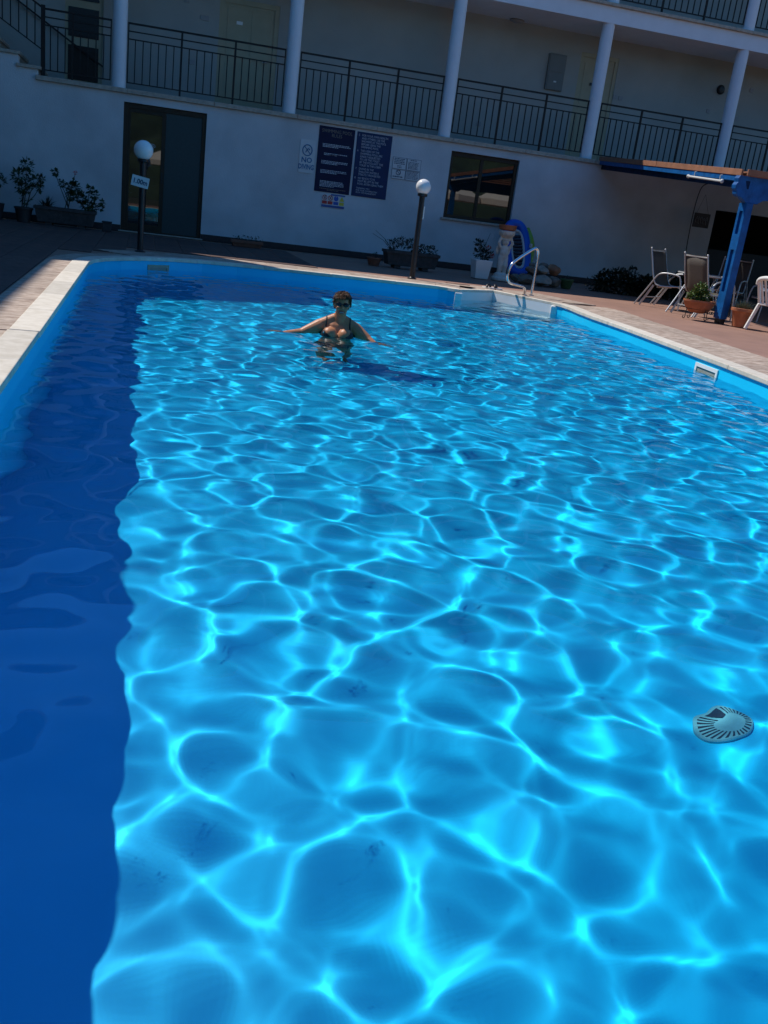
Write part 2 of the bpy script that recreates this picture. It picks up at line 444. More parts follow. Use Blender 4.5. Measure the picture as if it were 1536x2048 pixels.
rnd = random.Random(11)
edge_a = [(-.645,.35),(-.645,3.2),(-.645,6.18)]
edge_b = [(-.64,6.21),(-.64,9.0)]+left_arc+back+[P0]
edge_c = [P0, P1, P2]
edge_d = [P2]+right
for pts, L in ((edge_a, .9), (edge_b, 1.0), (edge_d, 1.0)):
    strip_pieces(pts, -.022, .165, -.034, .010, L, .003, 'coping_stone', M['coping'], deck, .0012, rnd, .006)
strip_pieces(edge_c, 0.0, .10, -.034, .008, .8, .003, 'coping_stone', M['coping'], deck, .001, rnd, .006)
left_b = edge_b[:2]+left_arc[:5]; back_b = left_arc[4:]+back+[P0]
for pts, rows_ in ((edge_a, ((.168,.44),)), (left_b, ((.168,.44),)), (back_b, ((.168,.565),(.568,.965))), (edge_d, ((.168,.565),(.568,.965)))):
    for d0, d1 in rows_:
        strip_pieces(pts, d0, d1, -.012, .001, .40, .004, 'paving_tile', M['paving'], deck, .001, rnd, .002)
o = MB().prism([(4.72,13.62),(5.34,14.09),(5.5,14.72),(4.35,14.35)], -.012, 0.0).build('paving_tile', M['paving'], deck, bevel=.002)
o = MB().prism([(5.44,13.98),(5.98,12.83),(6.75,13.2),(6.3,14.4),(5.55,14.6)], -.012, 0.0).build('paving_tile', M['paving'], deck, bevel=.002)

# ------------------------------------------------------------------ pool basin
basin = MB()
full = outline
for i in range(len(full)):
    a, b = full[i], full[(i+1) % len(full)]
    if a in (P0, P1): continue
    basin.add([(a[0],a[1],FZ),(b[0],b[1],FZ),(b[0],b[1],-.03),(a[0],a[1],-.03)], [(0,1,2,3)])
k = len(basin.v)
fl = [p for p in full if p != P1]
basin.v += [(x,y,FZ) for x,y in fl]; basin.f.append(tuple(k+i for i in range(len(fl)-1,-1,-1)))
bo = basin.build('pool_basin', M['liner']); tag(bo, kind='structure'); receiver(bo)
# white corner steps
rec = MB()
for a, b in ((P0,P1),(P1,P2)):
    rec.add([(a[0],a[1],FZ),(b[0],b[1],FZ),(b[0],b[1],-.03),(a[0],a[1],-.03)], [(0,1,2,3)])
receiver(rec.build('step_recess', M['pool_white'], bo))
def lerp2(a, b, t): return (a[0]+(b[0]-a[0])*t, a[1]+(b[1]-a[1])*t)
mid = lerp2(P0, P2, .5); inn = Vector((P1[0]-mid[0], P1[1]-mid[1]))
for t, zt in ((.66, -.36), (.34, -.62), (.02, -.88)):
    q0, q2 = lerp2(P0, P1, t), lerp2(P2, P1, t)
    receiver(MB().prism([q0, lerp2(P0,P1,.995), lerp2(P2,P1,.995), q2], FZ+.01, zt).build('pool_step', M['pool_white'], bo, bevel=.02))
for (px, py), ang in ((P0, R(40)), (P2, R(-62))):
    c, s = math.cos(ang), math.sin(ang)
    cx, cy = px, py
    poly = []
    for u, v in ((-.055,-.05),(.055,-.05),(.055,.04),(-.055,.04)): poly.append((cx+u*math.cos(R(-22))-v*math.sin(R(-22)), cy+u*math.sin(R(-22))+v*math.cos(R(-22))))
    receiver(MB().prism(poly, FZ+.01, -.036).build('step_post', M['pool_white'], bo, bevel=.015))
# skimmers
def skimmer(a, b, z0, z1, m_frame, lab):
    a = Vector((*a,0)); b = Vector((*b,0)); d = (b-a).normalized(); n = Vector((d.y, -d.x, 0)); L = (b-a).length
    fr = MB(); w = .035
    def bar(u0, u1, v0, v1, dep=.014):
        p = [a+d*u0, a+d*u1]; vs_ = []
        for q in p:
            for off in (-.002, dep):
                for z in (v0, v1): vs_.append(q+n*off+Vector((0,0,z)))
        fr.add(vs_, [(0,1,3,2),(4,6,7,5),(2,3,7,6),(0,4,5,1),(1,5,7,3),(0,2,6,4)])
    bar(0, L, z1-w, z1); bar(0, L, z0, z0+w); bar(0, w, z0+w, z1-w); bar(L-w, L, z0+w, z1-w)
    o = receiver(fr.build('skimmer', m_frame, bo)); o['label'] = lab
    fl_ = MB(); q0, q1 = a+d*w, b-d*w
    fl_.add([q0+n*.003+Vector((0,0,z0+w)), q1+n*.003+Vector((0,0,z0+w)), q1+n*.003+Vector((0,0,z1-w)), q0+n*.003+Vector((0,0,z1-w))], [(0,1,2,3)])
    receiver(fl_.build('weir_flap', mat('skimmer_flap', (.30,.30,.25), .6), o))
skimmer((5.443,8.24), (5.392,7.77), -.235, -.075, M['plastic_white'], 'white framed skimmer opening in the sunlit right wall')
skimmer((.05,13.125), (.33,13.373), -.215, -.085, mat('old_plastic', (.36,.36,.26), .6), 'yellowed skimmer opening in the shaded back wall')
# main drain on the floor
dr = MB().lathe([(.0,.0),(.10,.004),(.105,.02),(.10,.03),(.0,.034)][::-1] and [(.105,0),(.105,.016),(.098,.024),(.0,.03)], (2.17,2.61,FZ), 32)
drain = receiver(dr.build('drain_grille', mat('drain_plastic', (.16,.44,.48), .5, .1, 20), bo, smooth=40))
ds = MB()
for k in range(28):
    a = 2*PI*k/28; u = Vector((math.cos(a), math.sin(a), 0)); v = Vector((-u.y, u.x, 0)); c = Vector((2.17,2.61,FZ+.0285))
    z0 = Vector((0,0,-.0002)); p0, p1 = c+u*.055, c+u*.092
    ds.add([p0-v*.0025+Vector((0,0,0)), p1-v*.0045+Vector((0,0,-.0025)), p1+v*.0045+Vector((0,0,-.0025)), p0+v*.0025], [(0,1,2,3)])
receiver(ds.build('drain_slot', M['black'], drain))

# ------------------------------------------------------------------ water
WSEED = 86
WAVES = [(60,.22,.48,1.05,1),(90,.12,.24,1.7,.62)]
RIPPLES = [(50,.05,.10,.22,.8)]
CREST, SOFT = (.60,.49), .12
def round_crests(z, X, Y, c_in, c_out):
    """keep every crest just too blunt to focus above the floor: roll a bowl under the surface
    (its curvature differs along and across the sun's direction)"""
    u = np.array([SUN.x, SUN.y]); u /= np.hypot(*u)
    Q = np.eye(2)/c_out+np.outer(u, u)*(1/c_in-1/c_out); n = 10
    def sweep(a, sgn):
        out = a.copy(); ny, nx = a.shape
        for j in range(-n, n+1):
            o0, o1 = max(0, j), ny+min(0, j); dy = (Y[o0:o1]-Y[o0-j:o1-j])[:,None]
            for i in range(-n, n+1):
                if not (i or j): continue
                p0, p1 = max(0, i), nx+min(0, i); dx = X[1]*i-X[0]*i
                q = .5*(Q[0,0]*dx*dx+2*Q[0,1]*dx*dy+Q[1,1]*dy*dy)
                t = a[o0-j:o1-j, p0-i:p1-i]-sgn*q; w = out[o0:o1, p0:p1]
                (np.maximum if sgn > 0 else np.minimum)(w, t, out=w)
        return out
    g = sweep(sweep(-z, 1), -1)
    for _ in range(2):
        g[1:-1,:] = (g[:-2,:]+2*g[1:-1,:]+g[2:,:])/4; g[:,1:-1] = (g[:,:-2]+2*g[:,1:-1]+g[:,2:])/4
    return -g
def water():
    step = .0125
    X = np.arange(-.70, 6.05, step); Y = [.30]
    while Y[-1] < 14.0: Y.append(Y[-1]+min(.026, .0105+.0013*Y[-1]))
    gx, gy = np.meshgrid(X, np.array(Y))
    rng = np.random.default_rng(WSEED)
    z = np.full(gx.shape, WZ)
    stir = np.clip((gy-2.0)/7.0, 0, 1)               # the swimmer's end is choppier
    def waves(N, l0, l1, curv, near):
        nonlocal z
        lam = np.exp(rng.uniform(np.log(l0), np.log(l1), N)); k = 2*PI/lam
        th = rng.uniform(0, 2*PI, N); ph = rng.uniform(0, 2*PI, N)
        a = curv*np.sqrt(2/N)/k**2; env = near+(1-near)*stir
        for i in range(N): z += env*a[i]*np.sin(k[i]*(np.cos(th[i])*gx+np.sin(th[i])*gy)+ph[i])
    z -= WZ
    for wv_ in WAVES: waves(*wv_)
    z = round_crests(z, np.array(X), np.array(Y), *CREST)*(1-SOFT)
    for wv_ in RIPPLES: waves(*wv_)
    rr = np.sqrt((gx-1.74)**2+(gy-8.36)**2)          # rings spreading from the swimmer
    z += .0011*np.sin(2*PI*rr/.13)*np.exp(-np.maximum(rr-.25, 0)/.55)
    z += WZ
    v = np.stack([gx, gy, z], -1).reshape(-1, 3)
    ny, nx = gx.shape
    idx = np.arange(nx*ny).reshape(ny, nx)
    fc = np.stack([idx[:-1,:-1], idx[:-1,1:], idx[1:,1:], idx[1:,:-1]], -1).reshape(-1, 4)
    cx, cy = v[fc[:,0],0]+step/2, v[fc[:,0],1]+.008
    poly = offset_poly(outline, .03, closed=True)
    ins = np.zeros(len(fc), bool)
    for i in range(len(poly)):
        x0, y0 = poly[i]; x1, y1 = poly[i-1]
        if y0 == y1: continue
        ins ^= ((y0 > cy) != (y1 > cy)) & (cx < (x1-x0)*(cy-y0)/(y1-y0)+x0)
    fc = fc[ins]
    used = np.unique(fc); remap = np.full(len(v), -1); remap[used] = np.arange(len(used)); v = v[used]; fc = remap[fc]
    me = bpy.data.meshes.new('pool_water'); me.vertices.add(len(v)); me.vertices.foreach_set('co', v.ravel())
    me.loops.add(fc.size); me.loops.foreach_set('vertex_index', fc.ravel().astype(np.int32))
    me.polygons.add(len(fc)); me.polygons.foreach_set('loop_start', np.arange(0, fc.size, 4, dtype=np.int32))
    me.update(calc_edges=True); me.validate(); me.polygons.foreach_set('use_smooth', np.ones(len(fc), bool))
    me.materials.append(M['water'])
    o = bpy.data.objects.new('pool_water', me); COL.objects.link(o); tag(o, kind='structure'); o.cycles.is_caustics_caster = True
water()

# ------------------------------------------------------------------ hotel
D = 19.05
hotel = tag(empty('hotel_building', (5, D, 0)), 'white rendered hotel with columned balconies behind the pool', 'building')
def rect_wall(mb, x0, x1, z0, z1, y0, y1, holes):
    xs = sorted({x0, x1, *[h[0] for h in holes], *[h[1] for h in holes]})
    for a, b in zip(xs, xs[1:]):
        cut = sorted((h[2], h[3]) for h in holes if h[0] <= a+1e-6 and h[1] >= b-1e-6)
        z = z0
        for c, d in cut:
            if c > z+1e-6: mb.box(a, b, y0, y1, z, c)
            z = d
        if z < z1-1e-6: mb.box(a, b, y0, y1, z, z1)
lw = MB(); DOOR = (-.46,1.05,0,2.30); WIN = (5.93,7.42,1.0,2.29); BAR = (12.2,17.5,0,1.88)
rect_wall(lw, -1.95, 22, 0, 2.44, D, D+.25, [DOOR, WIN, BAR])
# stair flank: stepped wall rising to the left
RUN, RISE = .335, .195
for i in range(9):
    lw.box(-1.95-RUN*(i+1), -1.95-RUN*i, D, D+.25, 0, 2.44+RISE*(i+1)-.02)
lw.build('ground_floor_wall', M['wall'], hotel)
for i in range(9):
    x1 = -1.95-RUN*i; z = 2.42+RISE*(i+1)
    MB().box(x1-RUN-.03, x1+.03 if i else x1+.05, D-.045, D+1.35, z, z+.055).build('stair_tread', M['trim'], hotel, bevel=.006)
    MB().box(x1-.02, x1, D+.25, D+1.35, z-RISE+.055, z).build('stair_riser', M['trim'], hotel)
sk = MB(); rect_wall(sk, -9, 12.2, 0, .115, D-.012, D-.0005, [(-.46,1.05,0,1)]); sk.build('skirting', M['skirting'], hotel)
# balcony slabs, edge trims, rear walls
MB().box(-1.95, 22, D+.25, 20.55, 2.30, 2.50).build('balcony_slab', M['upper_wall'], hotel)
x = -1.99
while x < 21.5:
    MB().box(x+.002, x+1.578, D-.06, D+.30, 2.441, 2.52).build('edge_stone', M['trim'], hotel, bevel=.008); x += 1.58
MB().box(-12, 22, D+.02, 20.55, 5.09, 5.39).build('balcony_slab', M['column'], hotel)
x = -12
while x < 21.5:
    MB().box(x+.002, x+1.578, D-.045, D+.32, 5.391, 5.45).build('edge_stone', M['trim'], hotel, bevel=.008); x += 1.58
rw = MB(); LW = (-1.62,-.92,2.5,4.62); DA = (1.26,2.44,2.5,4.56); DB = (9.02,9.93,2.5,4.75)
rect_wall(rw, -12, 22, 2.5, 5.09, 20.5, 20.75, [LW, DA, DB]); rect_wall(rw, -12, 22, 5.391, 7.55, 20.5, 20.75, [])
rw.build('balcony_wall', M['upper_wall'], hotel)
MB().box(-12, 22, 19.0, 24.5, 7.55, 7.76).build('roof_slab', M['column'], hotel)
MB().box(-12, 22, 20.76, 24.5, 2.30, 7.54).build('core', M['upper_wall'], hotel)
# wing to the left that shades the pool's far left corner and the left deck
wing = MB(); wing.box(-30, -6.27, -14, 16.45, 0, 10.0)
wing.prism([(-6.27,16.451),(-3.40,17.75),(-3.40,D-.06),(-30,D-.06),(-30,16.451)], 0, 10.0)
wing.build('side_wing', M['wing_wall'], hotel)
# columns
cproto = None
for zb, zt in ((2.521, 5.09), (5.451, 7.55)):
    cproto = None
    for k in range(-1, 6):
        cx = -.57+3.165*k
        if zb < 3 and k == -1: continue
        if cproto is None:
            cproto = MB().lathe([(.128,0),(.128,zt-zb)], (0,0,0), 28).build('column', M['column'], None, smooth=40); o = cproto
        else: o = copy_obj(cproto)
        o.location = (cx, D+.15, zb); o.parent = hotel; o.matrix_parent_inverse = world_of(hotel).inverted()
        MB().box(cx-.165, cx+.165, D-.01, D+.30, zb-.001, zb+.03).build('column_foot', M['trim'], hotel) if False else None
# railings
RY = D+.13
bal_mesh = {}
def baluster(parent, x, z0, z1, r=.0095, y=None):
    key = (round(z1-z0, 4), r)
    if key not in bal_mesh: bal_mesh[key] = MB().box(-r, r, -r, r, 0, z1-z0).data('baluster', M['iron'])
    o = bpy.data.objects.new('baluster', bal_mesh[key]); COL.objects.link(o); o.parent = parent
    o.location = Vector((x, y or RY, z0))-parent.location
def rail_bay(x0, x1, zf, posts):
    root = MB()
    root.box(x0, x1, RY-.022, RY+.022, zf+1.09, zf+1.12)
    root.box(x0, x1, RY-.014, RY+.014, zf+.965, zf+.985)
    root.box(x0, x1, RY-.014, RY+.014, zf+.835, zf+.855)
    root.box(x0, x1, RY-.014, RY+.014, zf+.105, zf+.125)
    for p in (x0+.012, x1-.012): root.box(p-.011, p+.011, RY-.011, RY+.011, zf+.125, zf+1.09)
    rl = root.build('railing', M['iron'], hotel)
    rl.location = (0,0,0)
    holder = rl
    cuts = [x0]+posts+[x1]
    for p in posts:
        o = MB().box(p-.018, p+.018, RY-.018, RY+.018, zf, zf+1.09).build('railing_post', M['iron'], None); o.parent = holder
    for a, b in zip(cuts, cuts[1:]):
        n = max(1, round((b-a)/.14)); 
        for i in range(1, n): baluster(holder, a+(b-a)*i/n, zf+.125, zf+.835)
    return rl
for k in range(0, 5):
    a = -.57+3.165*k+.14; b = a+3.165-.28
    rail_bay(a, b, 2.52, [a+.96, a+1.94])
rail_bay(-1.88, -.71, 2.52, [-1.38])
for k in range(2, 5):
    a = -.57+3.165*k+.14; b = a+3.165-.28
    rail_bay(a, b, 5.45, [a+.96, a+1.94])
MB().box(-1.915, -1.845, RY-.035, RY+.035, 2.52, 3.68).build('newel_post', M['iron'], hotel)
sr = MB(); sl = RISE/RUN
sr.beam((-1.88,RY,3.63), (-4.9,RY,3.63+sl*3.02), .044, .03); sr.beam((-1.88,RY,2.95), (-4.9,RY,2.95+sl*3.02), .028, .02)
stair_rail = sr.build('stair_railing', M['iron'], hotel)
for i in range(1, 14):
    x = -1.88-.135*i; z = 2.95-sl*(x+1.88); baluster(stair_rail, x, z, z+.68)
# second flight's handrail behind, against the rear wall
MB().beam((-3.2,20.42,4.3), (-.9,20.42,2.95), .03, .03).build('wall_handrail', M['iron'], hotel)

def part_door(name, x0, x1, z0, z1, y, m, frame=.05, panels=()):
    d = MB().box(x0, x1, y, y+.05, z0, z1).build(name, m, hotel)
    fr = MB(); fr.box(x0-.0, x0+frame, y-.02, y-.001, z0, z1); fr.box(x1-frame, x1, y-.02, y-.001, z0, z1); fr.box(x0+frame, x1-frame, y-.02, y-.001, z1-frame, z1)
    fr.build('door_frame', m, d)
    for p in panels: MB().box(p[0], p[1], y-.008, y-.001, p[2], p[3]).build('door_panel', m, d, bevel=.003)
    return d
dA = part_door('apartment_door', 1.26, 2.44, 2.5, 4.56, 20.53, M['door_cream'], .09, [(1.42,1.84,2.62,3.4),(1.9,2.3,2.62,3.4),(1.42,1.84,3.5,4.4),(1.9,2.3,3.5,4.4)])
MB().box(1.60, 1.72, 20.505, 20.515, 4.11, 4.17).build('number_plate', M['plastic_white'], dA)
MB().tube([(2.25,20.5,3.5),(2.25,20.47,3.5),(2.15,20.47,3.5)], .01).build('door_handle', M['alu'], dA)
dB = part_door('apartment_door', 9.02, 9.93, 2.5, 4.75, 20.53, M['door_cream'], .08, [(9.15,9.8,2.6,3.5),(9.15,9.8,3.6,4.55)])
MB().box(9.33, 9.43, 20.505, 20.515, 4.12, 4.18).build('number_plate', M['black'], dB)
gd = MB().box(-1.62, -.92, 20.55, 20.6, 2.5, 4.62).build('glazed_door', M['door_cream'], hotel)
for a, b in ((2.66,3.27),(3.42,3.93),(4.06,4.56)): MB().box(-1.56, -1.0, 20.535, 20.5495, a, b).build('door_pane', M['dark_glass'], gd)
cb = MB().box(8.27, 8.67, 20.44, 20.4995, 3.90, 4.61).build('meter_cabinet', M['cabinet'], hotel, bevel=.006)
MB().box(8.30, 8.64, 20.43, 20.4395, 3.93, 4.24).build('cabinet_door', M['cabinet'], cb); MB().box(8.30, 8.64, 20.43, 20.4395, 4.26, 4.58).build('cabinet_door', M['cabinet'], cb)
MB().box(8.44, 8.50, 20.42, 20.4299, 4.05, 4.08).build('cabinet_latch', M['plastic_white'], cb)
for x, z, s in ((-.27,4.42,.05),(.62,4.38,.05),(.98,4.12,.085),(.55,3.82,.0),(9.98,3.98,.05),(10.12,3.97,.05),(12.35,4.02,.045),(13.1,3.96,.05),(.78,3.3,.05),(6.9,3.0,.05),(13.35,4.6,.05)):
    if s: MB().box(x-s, x+s, 20.485, 20.4995, z-.045, z+.045).build('switch_plate', M['plastic_grey'], hotel, bevel=.004)
MB().lathe([(.10,0),(.10,.03),(.07,.07),(0,.08)], (0,0,0), 20).build('wall_lamp', M['black'], hotel, smooth=40).matrix_basis = Matrix.Translation((12.55,20.4995,4.5)-hotel.location*0 if False else Vector((12.55,20.4995,4.5))-Vector((0,0,0))) @ Matrix.Rotation(PI/2, 4, 'X')
bl = MB().ell((7.35,20.28,5.06), (.17,.09,.045)).build('ceiling_lamp', M['plastic_grey'], hotel, smooth=180)
# sliding door
sd = MB()
fy0, fy1 = D+.05, D+.10
sd.box(-.46,-.385,fy0,fy1,0,2.30); sd.box(.975,1.05,fy0,fy1,0,2.30); sd.box(-.385,.975,fy0,fy1,2.21,2.30); sd.box(-.385,.975,fy0,fy1,0.0,.05)
sdo = sd.build('sliding_door', M['brown_alu'], hotel, bevel=.004)
lf = MB(); lf.box(-.385,-.33,D+.065,D+.11,.05,2.21); lf.box(.235,.31,D+.065,D+.11,.05,2.21); lf.box(-.33,.235,D+.066,D+.109,2.14,2.21); lf.box(-.33,.235,D+.066,D+.109,.05,.17)
leaf1 = lf.build('door_leaf', M['brown_alu'], sdo, bevel=.003)
MB().box(-.33,.235,D+.085,D+.095,.17,2.14).build('glass_pane', M['glass'], sdo)
sc1 = MB().box(.312,.974,D+.07,D+.085,.05,2.21).build('fly_screen', M['screen'], sdo)
MB().box(.255,.285,D+.045,D+.0645,.95,1.15).build('door_pull', M['black'], sdo)
st = MB()
for cx in (-.06, .07):
    st.tube([(cx+.055*math.cos(2*PI*i/18), D+.083, 1.60+.036*math.sin(2*PI*i/18)) for i in range(18)], .005, 5, closed=True)
    st.tube([(cx+.03*math.cos(2*PI*i/12), D+.083, 1.60+.015*math.sin(2*PI*i/12)) for i in range(12)], .004, 5, closed=True)
st.build('glass_sticker', M['ink_white'], sdo)
MB().box(-.5,1.09,D-.035,D+.05,0.0,.022).build('door_sill', M['trim'], hotel, bevel=.004)
# window
wf = MB()
wy0, wy1 = D+.07, D+.13
wf.box(5.93,6.0,wy0,wy1,1.0,2.29); wf.box(7.35,7.42,wy0,wy1,1.0,2.29); wf.box(6.0,7.35,wy0,wy1,2.20,2.29); wf.box(6.0,7.35,wy0,wy1,1.0,1.07); wf.box(6.60,6.67,wy0+.01,wy1-.001,1.07,2.20)
win = wf.build('window', M['brown_alu'], hotel, bevel=.004)
for a, b in ((6.0,6.60),(6.67,7.35)): MB().box(a, b, D+.10, D+.11, 1.07, 2.20).build('window_pane', M['glass'], win)
MB().box(5.88,7.47,D-.05,D+.07,.955,.998).build('window_sill', M['trim'], win, bevel=.006)
# bar room behind the opening
br = MB(); br.box(-12,12.05,D+.6,D+.7,0,2.29); br.box(12.2,17.5,22.5,22.6,0,2.29); br.box(12.1,12.2,D+.25,22.5,0,2.29); br.box(17.5,17.6,D+.25,22.5,0,2.29)
br.build('bar_room', M['dark_room'], hotel)
MB().box(12.7,16.5,20.4,20.9,0,1.05).build('bar_counter', M['dark_wood'], hotel)

# ------------------------------------------------------------------ signs on the wall
SY = D-.012
def plate(name, x0, x1, z0, z1, m, label, cat='sign', y=SY, lean=0):
    o = MB().box(x0, x1, y, D-.0008, z0, z1).build(name, m, bevel=.002); tag(o, label, cat); return o
LY = SY-.0022
nd = plate('no_diving_sign', 2.85, 3.15, 1.49, 2.10, M['sign_white'], 'pale NO DIVING sign with crossed-out diver left of the navy boards')
rg = MB(); rg.tube([(3.0+.092*math.cos(2*PI*i/32), LY, 1.91+.098*math.sin(2*PI*i/32)) for i in range(32)], .0105, 6, closed=True)
rg.beam((2.94,LY,1.975), (3.06,LY,1.845), .012, .014)
rg.beam((2.965,LY,1.865), (3.0,LY,1.93), .012, .016); rg.beam((3.0,LY,1.93), (3.03,LY,1.955), .012, .012); rg.ell((3.035,LY,1.925), (.014,.005,.014))
rg.build('prohibition_ring', M['ink_blue'], nd)
text_mesh('lettering', 'NO', .135, M['ink_blue'], nd, 3.0, LY, 1.685, offset=.004); text_mesh('lettering', 'DIVING', .128, M['ink_blue'], nd, 3.0, LY, 1.56, sx=.72, offset=.004)
sw = MB()
for x, z in ((2.87,1.51),(3.13,1.51),(2.87,2.08),(3.13,2.08)): sw.lathe([(.008,0),(0,.002)], (0,0,0), 8)
b1 = plate('pool_rules_board', 3.20, 3.91, 1.185, 2.395, M['sign_navy'], 'dark navy SWIMMING POOL RULES board beside the no diving sign')
text_mesh('heading', 'SWIMMING POOL\nRULES', .088, M['ink_gold'], b1, 3.555, LY, 2.285, sx=.86, space=.85)
rr = random.Random(4); lt = MB()
for zt, n, x0, x1 in ((2.08,3,3.29,3.86),(1.91,2,3.33,3.80),(1.885,1,3.45,3.66),(1.77,3,3.29,3.87),(1.60,3,3.29,3.86),(1.395,5,3.30,3.80)):
    rows(lt, x0, x1, zt, n, .024, .013, LY, rr, .6)
lt.build('small_print', M['ink_white'], b1)
lt = MB(); rows(lt, 3.30, 3.84, 1.255, 1, .024, .010, LY, rr); rows(lt, 3.45, 3.7, 1.23, 1, .024, .010, LY, rr); lt.build('small_print', M['ink_gold'], b1)
b2 = plate('pool_rules_board', 3.955, 4.67, 1.185, 2.385, M['sign_blue'], 'blue board of numbered rules, right of the swimming pool rules board')
t2 = [('5.', ['FOR YOUR OWN HEALTH','AND OTHERS, USE THE','SHOWERS AT THE POOL','BEFORE USING THE','SWIMMING POOL']),
      ('6.', ['THE USERS OF THE','SWIMMING POOL ARE','KINDLY REQUESTED','TO USE THE TOILET','BY THE POOL,NOT THE','TOILET IN THE LOBBY']),
      ('7.', ['DIVING IN THE','SHALLOW WATER IS','STRICTLY PROHIBITED']), ('8.', ['NO BEACH TOYS','MUST BE LEFT IN THE','POOL AFTER USING THEM'])]
z = 2.305
for num, ls in t2:
    text_mesh('rule_number', num, .056, M['ink_white'], b2, 3.985, LY, z, 'LEFT', sx=.8)
    for l in ls:
        text_mesh('lettering', l, .056, M['ink_white'], b2, 4.055, LY, z, 'LEFT', sx=.80); z -= .0535
    z -= .014
z -= .01
for l in ('THANKING YOU','FOR YOUR COOPERATION','FROM THE MANAGEMENT'):
    text_mesh('lettering', l, .042, M['ink_white'], b2, 4.04, LY, z, 'LEFT', sx=.85); z -= .042
pc = plate('pictogram_sign', 3.37, 3.84, .905, 1.165, M['sign_white'], 'small pictogram sign with red, blue and yellow symbols under the navy board')
w = MB(); w.add([(3.372,LY,.907),(3.838,LY,.907),(3.838,LY,.95),(3.372,LY,.95)], [(0,1,2,3)]); w.add([(3.55,LY,1.135),(3.838,LY,1.135),(3.838,LY,1.163),(3.55,LY,1.163)], [(0,1,2,3)]); w.build('blue_band', mat('sign_mid_blue', (.04,.10,.30), .5), pc)
rd = MB(); bk = MB(); blu = MB(); yl = MB()
for cx in (3.43, 3.545):
    rd.tube([(cx+.043*math.cos(2*PI*i/20), LY, 1.085+.046*math.sin(2*PI*i/20)) for i in range(20)], .006, 5, closed=True)
    rd.beam((cx-.03,LY,1.115), (cx+.03,LY,1.055), .006, .009)
    bk.beam((cx-.012,LY+.001,1.06), (cx+.008,LY+.001,1.10), .004, .014); bk.ell((cx+.012,LY+.001,1.112), (.009,.003,.009))
    rd.add([(cx-.05,LY,.965),(cx+.05,LY,.965),(cx+.05,LY,1.025),(cx-.05,LY,1.025)], [(0,1,2,3)])
blu.add([(3.66+.047*math.cos(2*PI*i/24), LY, 1.085+.05*math.sin(2*PI*i/24)) for i in range(24)], [tuple(range(24))])
blu.add([(3.61,LY,.965),(3.71,LY,.965),(3.71,LY,1.025),(3.61,LY,1.025)], [(0,1,2,3)])
yl.add([(3.725,LY,1.042),(3.828,LY,1.042),(3.777,LY,1.133)], [(0,1,2)]); yl.add([(3.73,LY,.965),(3.825,LY,.965),(3.825,LY,1.025),(3.73,LY,1.025)], [(0,1,2,3)])
bk.beam((3.777,LY-.001,1.06), (3.777,LY-.001,1.10), .004, .02)
whi = MB(); whi.beam((3.66,LY-.001,1.05), (3.66,LY-.001,1.11), .003, .018); whi.ell((3.66,LY-.001,1.121), (.009,.003,.009)); whi.build('pictogram', M['ink_white'], pc)
rd.build('prohibition_symbol', M['red'], pc); bk.build('pictogram', M['black'], pc); blu.build('mandatory_symbol', mat('sign_deep_blue', (.02,.10,.42), .5), pc); yl.build('warning_symbol', M['yellow'], pc)
rr = random.Random(9)
for x0, x1, z0, z1, lab, kind in ((4.73,5.015,1.80,2.02,'upper left paper notice of the four beside the blue rules board',0),(5.025,5.32,1.80,2.02,'upper right paper notice of the four beside the blue rules board',1),
                             (4.73,5.015,1.61,1.79,'lower left paper notice with a prohibition circle, of the four',2),(5.025,5.32,1.61,1.79,'lower right paper notice of small print, of the four',3)):
    p = plate('paper_notice', x0, x1, z0, z1, M['sign_white'], lab, 'notice'); p['group'] = 'paper notices beside the blue rules board'
    lt = MB()
    if kind == 0: rows(lt, x0+.03, x1-.03, z1-.02, 4, .03, .017, LY, rr); rows(lt, x0+.1, x1-.09, z1-.15, 2, .027, .015, LY, rr)
    elif kind == 1: rows(lt, x0+.07, x1-.08, z1-.018, 1, .03, .017, LY, rr); rows(lt, x0+.03, x1-.04, z1-.06, 6, .024, .012, LY, rr)
    elif kind == 2:
        lt.tube([(x0+.14+.045*math.cos(2*PI*i/20), LY, z1-.055+.045*math.sin(2*PI*i/20)) for i in range(20)], .007, 5, closed=True); lt.beam((x0+.11,LY,z1-.025), (x0+.17,LY,z1-.085), .006, .01)
        rows(lt, x0+.03, x1-.03, z1-.125, 1, .03, .02, LY, rr)
    else: rows(lt, x0+.02, x1-.03, z1-.015, 6, .024, .011, LY, rr)
    for bx_ in ((x0,x1,z0,z0+.006),(x0,x1,z1-.006,z1),(x0,x0+.006,z0+.006,z1-.006),(x1-.006,x1,z0+.006,z1-.006)):
        lt.add([(bx_[0],LY,bx_[2]),(bx_[1],LY,bx_[2]),(bx_[1],LY,bx_[3]),(bx_[0],LY,bx_[3])], [(0,1,2,3)])
    lt.build('small_print', M['ink_dark'], p)

